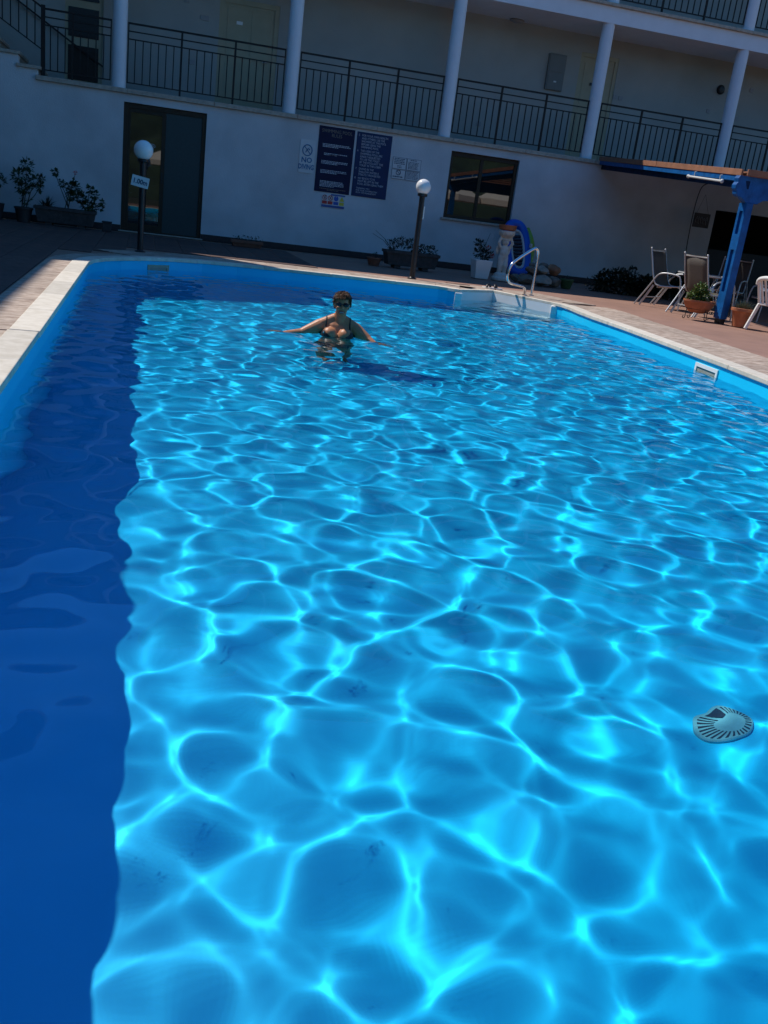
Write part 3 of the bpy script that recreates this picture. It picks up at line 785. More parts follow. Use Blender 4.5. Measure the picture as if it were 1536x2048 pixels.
# ------------------------------------------------------------------ globe lamps
def globe_lamp(loc, zc, rg_, label):
    t = tag(empty('lamp_post', loc), label, 'lamp post', 'globe lamps at the back of the pool')
    x, y, _ = loc
    MB().lathe([(.075,-.001),(.075,.012),(.05,.02),(.042,.03)], loc, 20).build('base_plate', M['black'], t, smooth=40)
    MB().lathe([(.042,.03),(.042,zc-rg_-.03)], loc, 20).build('pole', M['black'], t, smooth=40)
    MB().lathe([(.045,zc-rg_-.03),(.075,zc-rg_-.02),(.08,zc-rg_+.012),(.06,zc-rg_+.02)], loc, 20).build('collar', M['black'], t, smooth=40)
    MB().ell((x,y,zc), (rg_,rg_,rg_), nu=32, nv=20).build('globe', M['globe'], t, smooth=180)
    return t
globe_lamp((-.06,14.15,0), 1.375, .132, 'globe lamp on black pole in shade with the depth plate fixed to it')
globe_lamp((4.17,14.62,0), 1.405, .118, 'globe lamp on black pole with sunlit white globe by the long trough')
ds_ = empty('depth_sign', (-.09,14.08,.955)); tag(ds_, 'white plate reading 1.00m tied askew to the left lamp pole', 'sign')
Rz = Matrix.Translation((-.09,14.075,.955)) @ Matrix.Rotation(R(9), 4, 'Y')
pl = MB().box(-.118, .118, 0, .008, -.072, .072).data('plate', M['sign_white']); pl.transform(Rz)
o = bpy.data.objects.new('plate', pl); COL.objects.link(o); adopt(o, ds_)
text_mesh('lettering', '1.00m', .092, M['ink_dark'], ds_, 0, 0, 0, rot=Rz @ Matrix.Translation((0,-.0025,-.032)), sx=.88, offset=.003)
tag(MB().box(4.213, 4.232, 14.60, 14.63, .93, 1.12).build('thermometer', M['plastic_white'], bevel=.004), 'slim white strip fixed to the sunlit lamp pole', 'thermometer')

# ------------------------------------------------------------------ plants
def leaf_ball(mb, c, r, n, l, w, rnd, flat=1.0):
    c = Vector(c)
    for _ in range(n):
        d = Vector((rnd.gauss(0,1), rnd.gauss(0,1), rnd.gauss(0,1)*flat)).normalized()
        p = c+Vector((d.x*r[0], d.y*r[1], d.z*r[2]))*rnd.uniform(.35, 1)
        mb.leaf(p, (d+Vector((rnd.uniform(-.8,.8), rnd.uniform(-.8,.8), rnd.uniform(-.3,.6)))), Vector((rnd.uniform(-.5,.5), rnd.uniform(-.5,.5), 1)), l*rnd.uniform(.6,1.2), w*rnd.uniform(.6,1.2))
def stems(mb, base, tips, r, rnd):
    for t in tips:
        b = Vector(base)+Vector((rnd.uniform(-.05,.05), rnd.uniform(-.04,.04), 0)); t = Vector(t); m_ = b.lerp(t, .5)+Vector((rnd.uniform(-.05,.05), rnd.uniform(-.03,.03), .03))
        mb.tube([b, m_, t], [r, r*.8, r*.5], 6)
def soil_disc(c, r, t, sy=1.0): MB().lathe([(r,-.01),(r,0),(0,.012)], c, 18, sy=sy).build('soil', M['soil'], t)

# shrub in dark pot, far left
rnd = random.Random(21)
t = tag(empty('potted_shrub', (-2.12,18.4,0)), 'upright leafy shrub in a dark pot left of the long trough', 'potted plant')
MB().lathe([(.11,0),(.15,.22),(.165,.23),(.165,.26),(.14,.26),(.13,.22)], (-2.12,18.4,0), 20).build('pot', M['dark_pot'], t, smooth=40); soil_disc((-2.12,18.4,.235), .13, t)
f = MB(); tips = [(-2.05,18.38,.98),(-2.2,18.4,.78),(-1.95,18.42,.72),(-2.12,18.35,.6),(-1.85,18.4,.62),(-1.82,18.36,.78)]
g = MB(); stems(g, (-2.12,18.4,.24), tips, .010, rnd); g.build('stem', M['stem'], t)
for (x,y,z), r in zip(tips, (.10,.13,.12,.12,.06,.04)): leaf_ball(f, (x,y,z), (r,r*.8,r), int(900*r), .075, .045, rnd)
leaf_ball(f, (-2.1,18.4,.42), (.10,.09,.18), 60, .07, .035, rnd)
f.build('foliage', M['leaf'], t)
t = tag(empty('potted_shrub', (-2.62,18.45,0)), 'shrub with drooping leaves cut off by the photo left edge', 'potted plant')
MB().lathe([(.13,0),(.17,.25),(.18,.28),(.15,.28),(.14,.25)], (-2.62,18.45,0), 20).build('pot', M['dark_pot'], t, smooth=40); soil_disc((-2.62,18.45,.26), .14, t)
f = MB(); g = MB(); tips = [(-2.52,18.4,.66),(-2.6,18.4,.76),(-2.7,18.4,.7)]; stems(g, (-2.62,18.45,.26), tips, .01, rnd); g.build('stem', M['stem'], t)
for p in tips: leaf_ball(f, p, (.1,.09,.1), 70, .08, .045, rnd)
f.build('foliage', M['leaf'], t)
# long trough with geraniums
def trough(x0, x1, y0, y1, h, m, name, label, taper=.05, feet=True):
    t = tag(empty(name, ((x0+x1)/2, (y0+y1)/2, 0)), label, 'planter')
    z0 = .05 if feet else 0; e = taper
    a = MB()
    bot = [(x0+e,y0+e*.6),(x1-e,y0+e*.6),(x1-e,y1-e*.6),(x0+e,y1-e*.6)]; top = [(x0,y0),(x1,y0),(x1,y1),(x0,y1)]; w = .035
    tin = [(x0+w,y0+w),(x1-w,y0+w),(x1-w,y1-w),(x0+w,y1-w)]
    vs_ = [(x,y,z0) for x,y in bot]+[(x,y,h) for x,y in top]+[(x,y,h) for x,y in tin]+[(x,y,h-.06) for x,y in tin]
    a.add(vs_, [(3,2,1,0)]+[(i,(i+1)%4,4+(i+1)%4,4+i) for i in range(4)]+[(4+i,4+(i+1)%4,8+(i+1)%4,8+i) for i in range(4)]+[(8+i,8+(i+1)%4,12+(i+1)%4,12+i) for i in range(4)])
    a.build('trough', m, t, bevel=.008)
    rim = MB(); rim.box(x0-.012, x1+.012, y0-.012, y0-.0005, h-.05, h+.004); rim.box(x0-.012, x0-.0005, y0, y1, h-.05, h+.004); rim.box(x1+.0005, x1+.012, y0, y1, h-.05, h+.004); rim.build('rim', m, t, bevel=.004)
    MB().box(x0+w+.001, x1-w-.001, y0+w+.001, y1-w-.001, h-.09, h-.045).build('soil', M['soil'], t)
    if feet:
        for fx in (x0+.18, x1-.30): MB().box(fx, fx+.12, y0+.05, y1-.05, 0, .05).build('foot', m, t)
    return t
t = trough(-1.93, -.88, 18.25, 18.62, .32, M['concrete'], 'flower_trough', 'long dark trough of red geraniums and spiky plant left of the sliding door')
g = MB(); f = MB(); a = MB(); p_ = MB()
stems(g, (-1.38,18.42,.28), [(-1.60,18.4,.92),(-1.50,18.4,.75),(-1.30,18.42,.75),(-1.25,18.4,.93)], .009, rnd)
stems(g, (-1.05,18.42,.28), [(-.98,18.4,.72),(-.90,18.42,.6),(-.80,18.42,.42),(-1.1,18.4,.55),(-.77,18.4,.5)], .010, rnd)
for c, r, n in (((-1.60,18.4,.92),.055,50),((-1.47,18.4,.74),.06,40),((-1.28,18.42,.70),.12,190),((-1.33,18.42,.55),.08,70),((-1.15,18.42,.52),.10,110),((-.98,18.4,.70),.06,40),((-.92,18.42,.60),.075,60),((-1.05,18.4,.42),.09,70),((-.93,18.42,.40),.08,60),((-.79,18.42,.40),.05,35),((-.78,18.4,.50),.04,25)):
    leaf_ball(f, c, (r,r*.8,r), n, .06, .055, rnd)
for k in range(70):
    an = rnd.uniform(0, 2*PI); e = rnd.uniform(.15, 1.3); d = Vector((math.cos(an)*math.cos(e), math.sin(an)*math.cos(e)*.7, math.sin(e)))
    a.leaf((-1.74+rnd.uniform(-.05,.05),18.42,.29), d, (0,0,1), rnd.uniform(.15,.26), .02)
leaf_ball(p_, (-1.25,18.4,.95), (.035,.03,.02), 40, .025, .02, rnd)
g.build('stem', M['stem'], t); f.build('foliage', M['leaf'], t); a.build('spiky_leaves', M['leaf_dark'], t); p_.build('flower_head', M['petal'], t)
t = tag(empty('small_pot', (-.68,18.35,0)), 'small dark square pot by the left jamb of the sliding door', 'pot')
MB().box(-.76,-.60,18.28,18.44,0,.155).build('pot', M['dark_pot'], t, bevel=.01); MB().box(-.77,-.59,18.27,18.45,.155,.18).build('rim', M['dark_pot'], t, bevel=.006)
# low brick-red planter
t = trough(1.60, 2.18, 18.3, 18.55, .115, M['terracotta_dark'], 'window_box', 'low terracotta box of sprouts against the wall right of the door', .03, False)
f = MB()
for k in range(9): leaf_ball(f, (1.66+.06*k,18.42,.12+rnd.uniform(0,.04)), (.04,.04,.05), 12, .05, .025, rnd)
f.build('foliage', M['leaf_dark'], t)
# long trough by lamp
t = trough(4.30, 5.32, 16.95, 17.32, .31, M['concrete'], 'flower_trough', 'concrete trough of dark foliage against the wall behind the sunlit lamp', .05, True)
f = MB(); g = MB()
for k in range(16):
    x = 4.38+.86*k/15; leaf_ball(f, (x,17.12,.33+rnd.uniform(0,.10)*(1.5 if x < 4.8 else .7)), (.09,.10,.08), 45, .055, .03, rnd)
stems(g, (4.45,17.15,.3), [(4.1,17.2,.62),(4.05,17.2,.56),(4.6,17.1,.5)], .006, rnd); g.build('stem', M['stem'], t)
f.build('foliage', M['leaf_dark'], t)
t = tag(empty('small_pot', (4.16,17.1,0)), 'low terracotta pot with sprouts left of the concrete trough', 'pot')
MB().lathe([(.10,0),(.13,.11),(.14,.12),(.14,.14),(.11,.14),(.10,.10)], (4.12,17.15,0), 18).build('pot', M['terracotta_dark'], t, smooth=40)
f = MB(); leaf_ball(f, (4.12,17.15,.17), (.07,.07,.05), 40, .06, .02, rnd); f.build('foliage', M['leaf_dark'], t)
# white pot with geranium
t = tag(empty('potted_geranium', (6.06,16.7,0)), 'red geranium in a square white tapered pot beside the statue', 'potted plant')
def sq_pot(cx, cy, b, tp, h, m, t):
    a = MB(); w = .018
    vs_ = [(cx+sx*b,cy+sy*b,0) for sx,sy in ((-1,-1),(1,-1),(1,1),(-1,1))]+[(cx+sx*tp,cy+sy*tp,h) for sx,sy in ((-1,-1),(1,-1),(1,1),(-1,1))]
    vs_ += [(cx+sx*(tp-w),cy+sy*(tp-w),h) for sx,sy in ((-1,-1),(1,-1),(1,1),(-1,1))]+[(cx+sx*(tp-w),cy+sy*(tp-w),h-.05) for sx,sy in ((-1,-1),(1,-1),(1,1),(-1,1))]
    a.add(vs_, [(3,2,1,0),(12,13,14,15)]+[(i,(i+1)%4,4+(i+1)%4,4+i) for i in range(4)]+[(4+i,4+(i+1)%4,8+(i+1)%4,8+i) for i in range(4)]+[(8+i,8+(i+1)%4,12+(i+1)%4,12+i) for i in range(4)])
    a.build('pot', m, t, bevel=.012)
    MB().box(cx-tp+.02, cx+tp-.02, cy-tp+.02, cy+tp-.02, h-.055, h-.045).build('soil', M['soil'], t)
sq_pot(6.06, 16.7, .125, .165, .34, M['plastic_white'], t)
g = MB(); f = MB(); p_ = MB()
tips = [(5.9,16.7,.66),(5.95,16.68,.72),(6.02,16.7,.70),(6.08,16.7,.60),(6.16,16.72,.82),(6.14,16.7,.53),(6.22,16.68,.46)]
stems(g, (6.06,16.7,.30), tips, .006, rnd)
for c, r, n in (((5.91,16.68,.64),.05,32),((6.02,16.7,.62),.05,32),((5.98,16.7,.45),.09,60),((6.1,16.7,.44),.10,80),((6.18,16.7,.43),.07,40)): leaf_ball(f, c, (r,r,r), n, .06, .05, rnd)
leaf_ball(p_, (6.15,16.68,.56), (.05,.04,.035), 40, .035, .03, rnd); leaf_ball(p_, (6.23,16.66,.42), (.045,.04,.03), 36, .035, .03, rnd)
g.build('stem', M['stem'], t); f.build('foliage', M['leaf_dark'], t); p_.build('flower_head', M['petal_red'], t)

# cherub statue
t = tag(empty('cherub_statue', (6.48,16.72,0)), 'white cherub statue holding a basin on its head beside the blue float', 'statue')
sx_, sy_ = 6.48, 16.72
s = MB()
s.lathe([(.17,0),(.17,.05),(.14,.07),(.13,.12),(.09,.14),(.0,.14)], (sx_,sy_,0), 20)
s.cap((sx_-.045,sy_,.13), (sx_-.05,sy_-.015,.27), .04, .048); s.cap((sx_-.05,sy_-.015,.27), (sx_-.04,sy_,.42), .05, .066)
s.cap((sx_+.05,sy_-.02,.14), (sx_+.045,sy_-.05,.27), .038, .045); s.cap((sx_+.045,sy_-.05,.27), (sx_+.035,sy_,.42), .048, .062)
s.ell((sx_,sy_,.44), (.095,.078,.075)); s.ell((sx_,sy_-.012,.50), (.088,.076,.09)); s.ell((sx_,sy_,.57), (.09,.065,.075))
s.ell((sx_,sy_-.005,.70), (.068,.072,.075)); s.cap((sx_,sy_,.62), (sx_,sy_,.68), .04, .04)
for k in range(14):
    a = 2*PI*k/14; s.ell((sx_+.06*math.cos(a), sy_+.06*math.sin(a), .74), (.025,.025,.022), nu=8, nv=6)
s.ell((sx_,sy_-.075,.69), (.012,.015,.014), nu=8, nv=6)
for q in (-1, 1):
    s.cap((sx_+q*.09,sy_,.60), (sx_+q*.135,sy_-.02,.68), .032, .028); s.cap((sx_+q*.135,sy_-.02,.68), (sx_+q*.095,sy_-.01,.79), .028, .022); s.ell((sx_+q*.09,sy_-.01,.80), (.028,.03,.02), nu=8, nv=6)
    s.ell((sx_+q*.10,sy_+.07,.55), (.05,.02,.09))
s.lathe([(.04,.73),(.06,.76),(.115,.80),(.15,.86),(.155,.90),(.14,.90),(.12,.86),(.0,.84)], (sx_,sy_,0), 24)
for k in range(10):
    a = 2*PI*k/10; s.ell((sx_+.128*math.cos(a), sy_+.128*math.sin(a), .855), (.028,.028,.045), nu=8, nv=6)
so = s.build('figure', M['plaster'], None)
def remesh(o, vox, it=3):
    m_ = o.modifiers.new('r', 'REMESH'); m_.mode = 'VOXEL'; m_.voxel_size = vox
    if it: q = o.modifiers.new('s', 'SMOOTH'); q.iterations = it; q.factor = .5
    dg = bpy.context.evaluated_depsgraph_get(); dg.update()
    me = bpy.data.meshes.new_from_object(o.evaluated_get(dg)); me.polygons.foreach_set('use_smooth', [True]*len(me.polygons))
    o.modifiers.clear(); old = o.data; me.name = old.name; o.data = me; bpy.data.meshes.remove(old)
    if not me.materials: pass
remesh(so, .009, 2); adopt(so, t)
tt = tag(MB().lathe([(.12,.885),(.155,.905),(.165,.955),(.17,.985),(.145,.985),(.135,.93),(.0,.915)], (sx_,sy_,0.02), 24).build('terracotta_bowl', M['terracotta'], smooth=40), 'terracotta bowl sitting in the basin on the statue head', 'bowl')

# inflatable float leaning on the wall
t = tag(empty('inflatable_float', (7.45,18.3,0)), 'blue and yellow inflatable float with striped bed leaning on the wall', 'float')
def lean(p):   # local (u across, v up the float, w out of the float) -> world
    u, v, w_ = p; ly = 18.42+.42*(v/1.15); return Vector((7.42+u-.10*(v/1.15)+.03, ly-w_*.94-.12, .10+v*.94-w_*.25+.0))
ring = []
for i in range(48):
    a = 2*PI*i/48; cu, su = math.cos(a), math.sin(a)
    ring.append((.215*math.copysign(abs(cu)**.75, cu), .52+.50*math.copysign(abs(su)**.8, su), .06))
MB().tube([lean(p) for p in ring], .095, 14, closed=True).build('tube', M['float_blue'], t, smooth=180)
MB().tube([lean((.28+.035*math.sin(PI*i/14), .20+.75*i/14, .02)) for i in range(15)], [.05+.05*math.sin(PI*i/14) for i in range(15)], 12).build('side_panel', M['float_yellow'], t, smooth=180)
MB().tube([lean((p[0]*.62, .52+(p[1]-.52)*.76, .13)) for p in ring], .028, 10, closed=True).build('inner_tube', M['float_grey'], t, smooth=180)
for k in range(9):
    v = .22+.07*k; hw = .125*min(1, 1.25-abs(k-4)*.10)
    MB().tube([lean((-hw, v, .10)), lean((0, v, .125)), lean((hw, v, .10))], .034, 10).build('bed_rib', M['float_navy'], t, smooth=60)
    MB().tube([lean((-hw, v+.036, .125)), lean((0, v+.036, .142)), lean((hw, v+.036, .125))], .006, 6).build('rib_seam', M['float_grey'], t, smooth=60)
MB().box(7.60,7.66,18.22,18.27,.62,.70).build('handle', M['float_grey'], t, bevel=.01)

# rocks
rnd = random.Random(33)
rk = [(6.95,16.55,.0,.15,0),(7.2,16.4,.0,.17,1),(7.48,16.5,.0,.16,0),(7.02,16.8,.0,.16,0),(7.3,16.75,.0,.17,0),(7.55,16.8,.02,.15,0),
      (7.02,16.6,.19,.11,0),(7.22,16.55,.2,.14,1),(7.46,16.6,.2,.14,2),(7.12,16.75,.25,.11,0),(7.36,16.75,.25,.12,0),(6.80,16.75,.0,.11,0)]
posw = ['flat grey rock at the left front of the pile','pale broad rock at the front foot of the pile','dark rock at the right front foot of the pile','grey rock at the back left foot of the pile','rock at the middle back of the pile, under two others','dark rock at the back right foot of the pile',
        'small brown rock on the left shoulder of the pile','pale rounded rock in the middle top of the pile','orange brown rock at the right top of the pile','rock at the rear top left of the pile','rock at the rear top right of the pile','small rock lying left of the pile behind the handrail']
for (x,y,z,r,k), lab in zip(rk, posw):
    bm = bmesh.new(); bmesh.ops.create_icosphere(bm, subdivisions=3, radius=1)
    ph = [rnd.uniform(0,6) for _ in range(6)]; sc_ = Vector((r*rnd.uniform(.9,1.2), r*rnd.uniform(.8,1.0), r*rnd.uniform(.62,.8)))
    cuts = [(Vector((rnd.gauss(0,1),rnd.gauss(0,1),rnd.gauss(0,1))).normalized(), rnd.uniform(.52,.88)) for _ in range(11)]
    for v in bm.verts:
        q = v.co.copy()
        for n, dd in cuts:
            e = q.dot(n)-dd
            if e > 0: q -= n*e*.9
        q *= 1+.05*math.sin(5*q.x+ph[0])*math.sin(6*q.y+ph[1])+.03*math.sin(11*q.z+ph[2])
        v.co = Vector((q.x*sc_.x, q.y*sc_.y, q.z*sc_.z))
    zmin = min(v.co.z for v in bm.verts)
    for v in bm.verts: v.co.z -= zmin
    me = bpy.data.meshes.new('rock'); bm.to_mesh(me); bm.free(); me.polygons.foreach_set('use_smooth', [True]*len(me.polygons)); me.set_sharp_from_angle(angle=R(35))
    me.materials.append((M['rock'], M['rock_pale'], mat('brown_rock', (.30,.16,.09), .9, .3, 7, .6, 18))[k])
    o = bpy.data.objects.new('rock', me); COL.objects.link(o); o.location = (x,y,z); tag(o, lab, 'rock', 'rocks piled against the wall')
t = tag(empty('small_pot', (7.74,16.5,0)), 'green glazed pot on the floor right of the rock pile', 'pot')
MB().lathe([(.09,0),(.125,.14),(.135,.15),(.135,.175),(.11,.175),(.10,.13),(0,.12)], (7.74,16.5,0), 20).build('pot', M['green_pot'], t, smooth=40)
f = MB(); leaf_ball(f, (7.74,16.5,.18), (.08,.08,.05), 60, .05, .025, rnd); f.build('foliage', M['leaf_dark'], t)
# dark hedge
t = tag(empty('clipped_hedge', (9.6,16.6,0)), 'low dark hedge along the wall between rock pile and chairs', 'hedge')
f = MB(); g = MB()
for k in range(46):
    x = 8.55+2.5*k/45; leaf_ball(f, (x, 16.75-.25*(x-8.55)/2.5+rnd.uniform(-.12,.12), rnd.uniform(.06,.34)), (.2,.16,.17), 150, .075, .05, rnd)
for k in range(10): g.tube([(8.6+.26*k,16.7-.02*k,-.01),(8.62+.26*k,16.7-.02*k,.3)], .012, 6)
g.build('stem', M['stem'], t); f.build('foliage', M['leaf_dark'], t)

# ------------------------------------------------------------------ handrail, sandals
def arc(c, r, a0, a1, ex, ey, n=7):
    return [Vector(c)+Vector(ex)*r*math.cos(a0+(a1-a0)*i/(n-1))+Vector(ey)*r*math.sin(a0+(a1-a0)*i/(n-1)) for i in range(n)]
t = tag(empty('pool_handrail', (5.72,13.62,0)), 'bent stainless steel handrail over the corner steps', 'handrail')
ex = Vector((-.93,-.36,0)).normalized(); ez = Vector((0,0,1)); b0 = Vector((5.88,13.72,0))
def hp(u, z): return b0+ex*u+ez*z
path = [hp(0,0), hp(.0,.35)]
path += [hp(.0,.62), hp(.012,.68), hp(.04,.715), hp(.09,.72)]
path += [hp(.30,.60), hp(.47,.49), hp(.53,.43), hp(.56,.35), hp(.565,.27), hp(.55,.215), hp(.50,.175), hp(.44,.16), hp(.22,.135), hp(.17,.115), hp(.15,.07), hp(.145,0)]
def smooth_path(P, n=3):
    P = [Vector(p) for p in P]
    for _ in range(n-1):
        Q = [P[0]]
        for a, b in zip(P, P[1:]): Q += [a.lerp(b,.25), a.lerp(b,.75)]
        P = Q+[P[-1]]
    return P
MB().tube(smooth_path(path, 3), .0215, 14).build('rail', M['steel'], t, smooth=60)
for u in (0, .145): MB().lathe([(.045,.0),(.045,.008),(.026,.016)], tuple(hp(u,0.0)), 18).build('flange', M['steel'], t, smooth=40)
for i, (x, y, rz, lab) in enumerate(((5.36,14.28,.5,'left black and white sandal on the paving by the steps'),(5.50,14.33,.9,'right black and white sandal on the paving by the steps'))):
    t = tag(empty('sandal', (x,y,.002)), lab, 'sandal', 'sandals left by the pool steps')
    t.rotation_euler = (0,0,rz)
    poly = [(.045*math.cos(2*PI*k/20)*(1-.15*math.sin(2*PI*k/20)), .125*math.sin(2*PI*k/20)) for k in range(20)]
    o = MB().prism(poly, 0, .022).build('sole', M['plastic_white'], None); o.parent = t
    o = MB().tube([(-.045,-.01,.018),(-.03,.0,.05),(0,.005,.062),(.03,.0,.05),(.045,-.01,.018)], .018, 8).build('strap', M['black'], None, smooth=60); o.parent = t
tag(MB().prism([(4.72,14.52),(5.12,14.49),(5.12,14.52),(4.72,14.55)], .0015, .0065).build('paving_slot', M['black']), 'thin dark slot cover in the paving left of the sandals', 'drain slot')
tag(MB().prism([(6.1,13.0),(6.62,13.08),(6.62,13.11),(6.1,13.03)], .0015, .0065).build('paving_slot', M['black']), 'thin dark slot cover in the paving right of the handrail', 'drain slot')

# ------------------------------------------------------------------ pergola
pg = tag(empty('pergola', (8.3,12.25,0)), 'blue timber pergola with brown roof edge over the terrace', 'pergola')
px0, px1, py0, py1 = 8.25, 8.36, 12.16, 12.34
po = MB()   # post with two upright slots cut into its left face
po.box(px0+.03, px1, py0, py1, .07, 1.708)
for (a, b) in ((.07,.46),(1.06,1.28),(1.60,1.708)): po.box(px0, px0+.0299, py0+.05, py1-.05, a, b)
po.box(px0, px0+.0299, py0, py0+.05, .07, 1.708); po.box(px0, px0+.0299, py1-.05, py1, .07, 1.708)
po.build('post', M['blue_wood'], pg)
MB().box(px0+.02, px1-.01, py0+.02, py1-.02, 0, .069).build('post_shoe', M['black'], pg)
# front beam with ogee end
og = [(8.07,2.06),(8.045,2.02),(8.055,1.97),(8.03,1.93),(8.035,1.88),(8.06,1.85),(8.065,1.81),(8.10,1.78),(8.16,1.775),(8.21,1.74),(8.25,1.71)]
MB().yprism(og+[(8.44,1.71),(8.52,1.765),(8.62,1.78),(15.5,1.86),(15.5,2.10)], py0+.03, py0+.135).build('front_beam', M['blue_wood'], pg, bevel=.004)
A0 = Vector((8.13,12.2,2.02)); B0 = Vector((9.22,19.04,2.48)); dv = (B0-A0)
sid = dv.cross(Vector((0,0,1))).normalized()      # points to +x side
MB().beam(A0, B0, .07, .075).build('side_beam', M['blue_wood'], pg, bevel=.004)
MB().beam(A0+sid*.075-Vector((0,0,.075)), B0+sid*.075-Vector((0,0,.075)), .08, .11).build('inner_beam', M['shaded_blue_wood'], pg, bevel=.006)
n_f = 2
for k in range(n_f):
    u0, u1 = k/n_f+(.001 if k else 0), (k+1)/n_f-.001
    MB().beam(A0.lerp(B0,u0)-sid*.033+Vector((0,0,.082)), A0.lerp(B0,u1)-sid*.033+Vector((0,0,.082)), .03, .085).build('fascia_board', M['brown_wood'], pg, bevel=.003)
MB().beam((8.13,12.13,2.105), (15.5,12.13,2.145), .03, .085).build('fascia_board', M['brown_wood'], pg, bevel=.003)
for k in range(15):
    u = k/14.6; a = A0.lerp(B0, u)+Vector((0,0,.078)); b = A0.lerp(B0, min(1, u+.064))+Vector((0,0,.078))
    wv = (b-a).length-.006; c = (a+b)/2
    MB().beam(c+sid*.0, c+Vector((7.2,0,.01)), wv, .022).build('roof_board', M['brown_wood'], pg)
for k in range(1, 4):
    off = Vector((1.9*k,0,0)); MB().beam(A0+off-Vector((0,0,.0)), B0+off-Vector((0,0,.0)), .07, .12).build('rafter', M['blue_wood'], pg)
MB().box(13.0,13.11,12.16,12.34,0,1.80).build('post', M['blue_wood'], pg)
# tube lamp below the roof edge
t = tag(empty('tube_lamp', (8.28,13.3,2.0)), 'white fluorescent tube hung along the blue side beam', 'lamp')
ta, tb = Vector((8.335,14.0,2.085)), Vector((8.10,12.67,1.985))
MB().tube([ta, tb], .017, 12).build('tube', M['lamp_white'], t, smooth=40)
for q in (ta, tb):
    MB().ell(q, (.03,.03,.03)).build('end_cap', M['lamp_white'], t, smooth=180)
for u in (.18, .93):
    q = ta.lerp(tb, u); MB().tube([q+Vector((.0,0,.01)), q+Vector((.0,0,.08)), q+Vector((.03,0,.085))], .007, 8).build('hanger', M['lamp_white'], t)
t = tag(MB().tube(smooth_path([(8.62,12.15,1.84),(8.63,12.13,1.98),(8.66,12.10,2.0),(8.95,12.10,2.0)], 2), .011, 8).build('pipe_bracket', M['alu'], smooth=60), 'bent pale pipe bracket on the front of the blue beam', 'bracket')
# hanging dark board and its cable
t = tag(empty('hanging_board', (11.5,18.4,1.6)), 'dark board hung from the pergola before the white wall', 'sign')
MB().box(11.30,11.68,18.40,18.425,1.45,1.74).build('board', M['dark_pot'], t, bevel=.004)
rr = random.Random(2); q = MB()
for k in range(5): q.tube([(11.36+.06*k+.02*math.cos(i), 18.395, 1.6+.07*math.sin(i*1.0)+rr.uniform(-.02,.02)) for i in range(6)], .004, 4)
q.build('board_drawing', M['plastic_grey'], t)
for x in (11.34, 11.62): MB().tube([(x,18.41,1.74),(11.46,18.41,2.12)], .003, 5).build('cord', M['black'], t)
tag(MB().tube(smooth_path([(11.30,18.42,.75),(11.27,18.42,1.2),(11.26,18.42,1.8),(11.30,18.42,2.18),(11.36,18.42,2.30),(11.50,18.42,2.36)], 3), .011, 8).build('cable', M['black'], smooth=60), 'thick dark cable hanging beside the hung board', 'cable')

# ------------------------------------------------------------------ chairs and table
def sling_chair(label, x, y, rz, proto=[None]):
    if proto[0] is None:
        t = empty('sling_chair')
        def part(mb, n, m, **k): o = mb.build(n, m, None, **k); o.parent = t; return o
        for s_ in (-1, 1):
            part(MB().tube(smooth_path([(s_*.265,.22,.375),(s_*.265,-.17,.335),(s_*.262,-.25,.42),(s_*.255,-.40,.93)], 3), .0125, 10), 'side_rail', M['alu'], smooth=60)
            part(MB().tube(smooth_path([(s_*.30,-.50,0),(s_*.30,-.27,.36),(s_*.30,-.18,.53),(s_*.30,-.06,.57),(s_*.30,.16,.56),(s_*.30,.25,.52),(s_*.30,.30,0)], 3), .0125, 10), 'leg_loop', M['alu'], smooth=60)
            part(MB().beam((s_*.29,-.22,.35), (s_*.27,-.42,0), .014, .035), 'leg', M['alu'])
            part(MB().ell((s_*.255,-.402,.933), (.014,.014,.015)), 'end_cap', M['plastic_white'], smooth=180)
        sl_ = MB(); prof = [(.23,.378),(.10,.362),(-.05,.345),(-.15,.338),(-.205,.365),(-.25,.43),(-.30,.60),(-.35,.76),(-.395,.915)]
        hw = .25; vs_ = []
        for yy, zz in prof: vs_ += [(-hw,yy,zz),(-hw*.5,yy-.004,zz-.006),(0,yy-.006,zz-.008),(hw*.5,yy-.004,zz-.006),(hw,yy,zz)]
        sl_.add(vs_, [(5*i+j,5*i+j+1,5*i+j+6,5*i+j+5) for i in range(len(prof)-1) for j in range(4)])
        o = part(sl_, 'sling', M['sling'], smooth=180); md = o.modifiers.new('t', 'SOLIDIFY'); md.thickness = .006
        part(MB().tube([(-.255,-.388,.895),(.255,-.388,.895)], .011, 10), 'top_bar', M['alu'])
        part(MB().tube([(-.265,-.16,.325),(.265,-.16,.325)], .012, 10), 'seat_bar', M['alu']); part(MB().tube([(-.265,.215,.36),(.265,.215,.36)], .012, 10), 'seat_bar', M['alu'])
        part(MB().tube([(-.28,-.33,.14),(.28,-.33,.14)], .009, 8), 'stretcher', M['alu'])
        proto[0] = t
    else: t = copy_tree(proto[0])
    t.location = (x,y,0); t.rotation_euler = (0,0,rz)
    return tag(t, label, 'chair', 'sling chairs round the glass table')
sling_chair('sling chair side on at the left of the table, nearest the hedge', 8.64, 14.25, R(-146))
sling_chair('sling chair with its back to the pool, behind the terracotta bowl', 8.63, 13.20, R(-80))
sling_chair('sling chair seen side on to the right of the blue post', 10.0, 13.45, R(78))
sling_chair('sling chair facing the pool in deep shade behind the table', 10.15, 15.0, R(130))
t = tag(empty('garden_table', (9.34,14.45,0)), 'round glass topped metal table between the sling chairs', 'table')
cx, cy = 9.34, 14.45
MB().lathe([(.0,.595),(.45,.595),(.45,.602),(.0,.602)], (cx,cy,0), 40).build('glass_top', M['table_glass'], t, smooth=40)
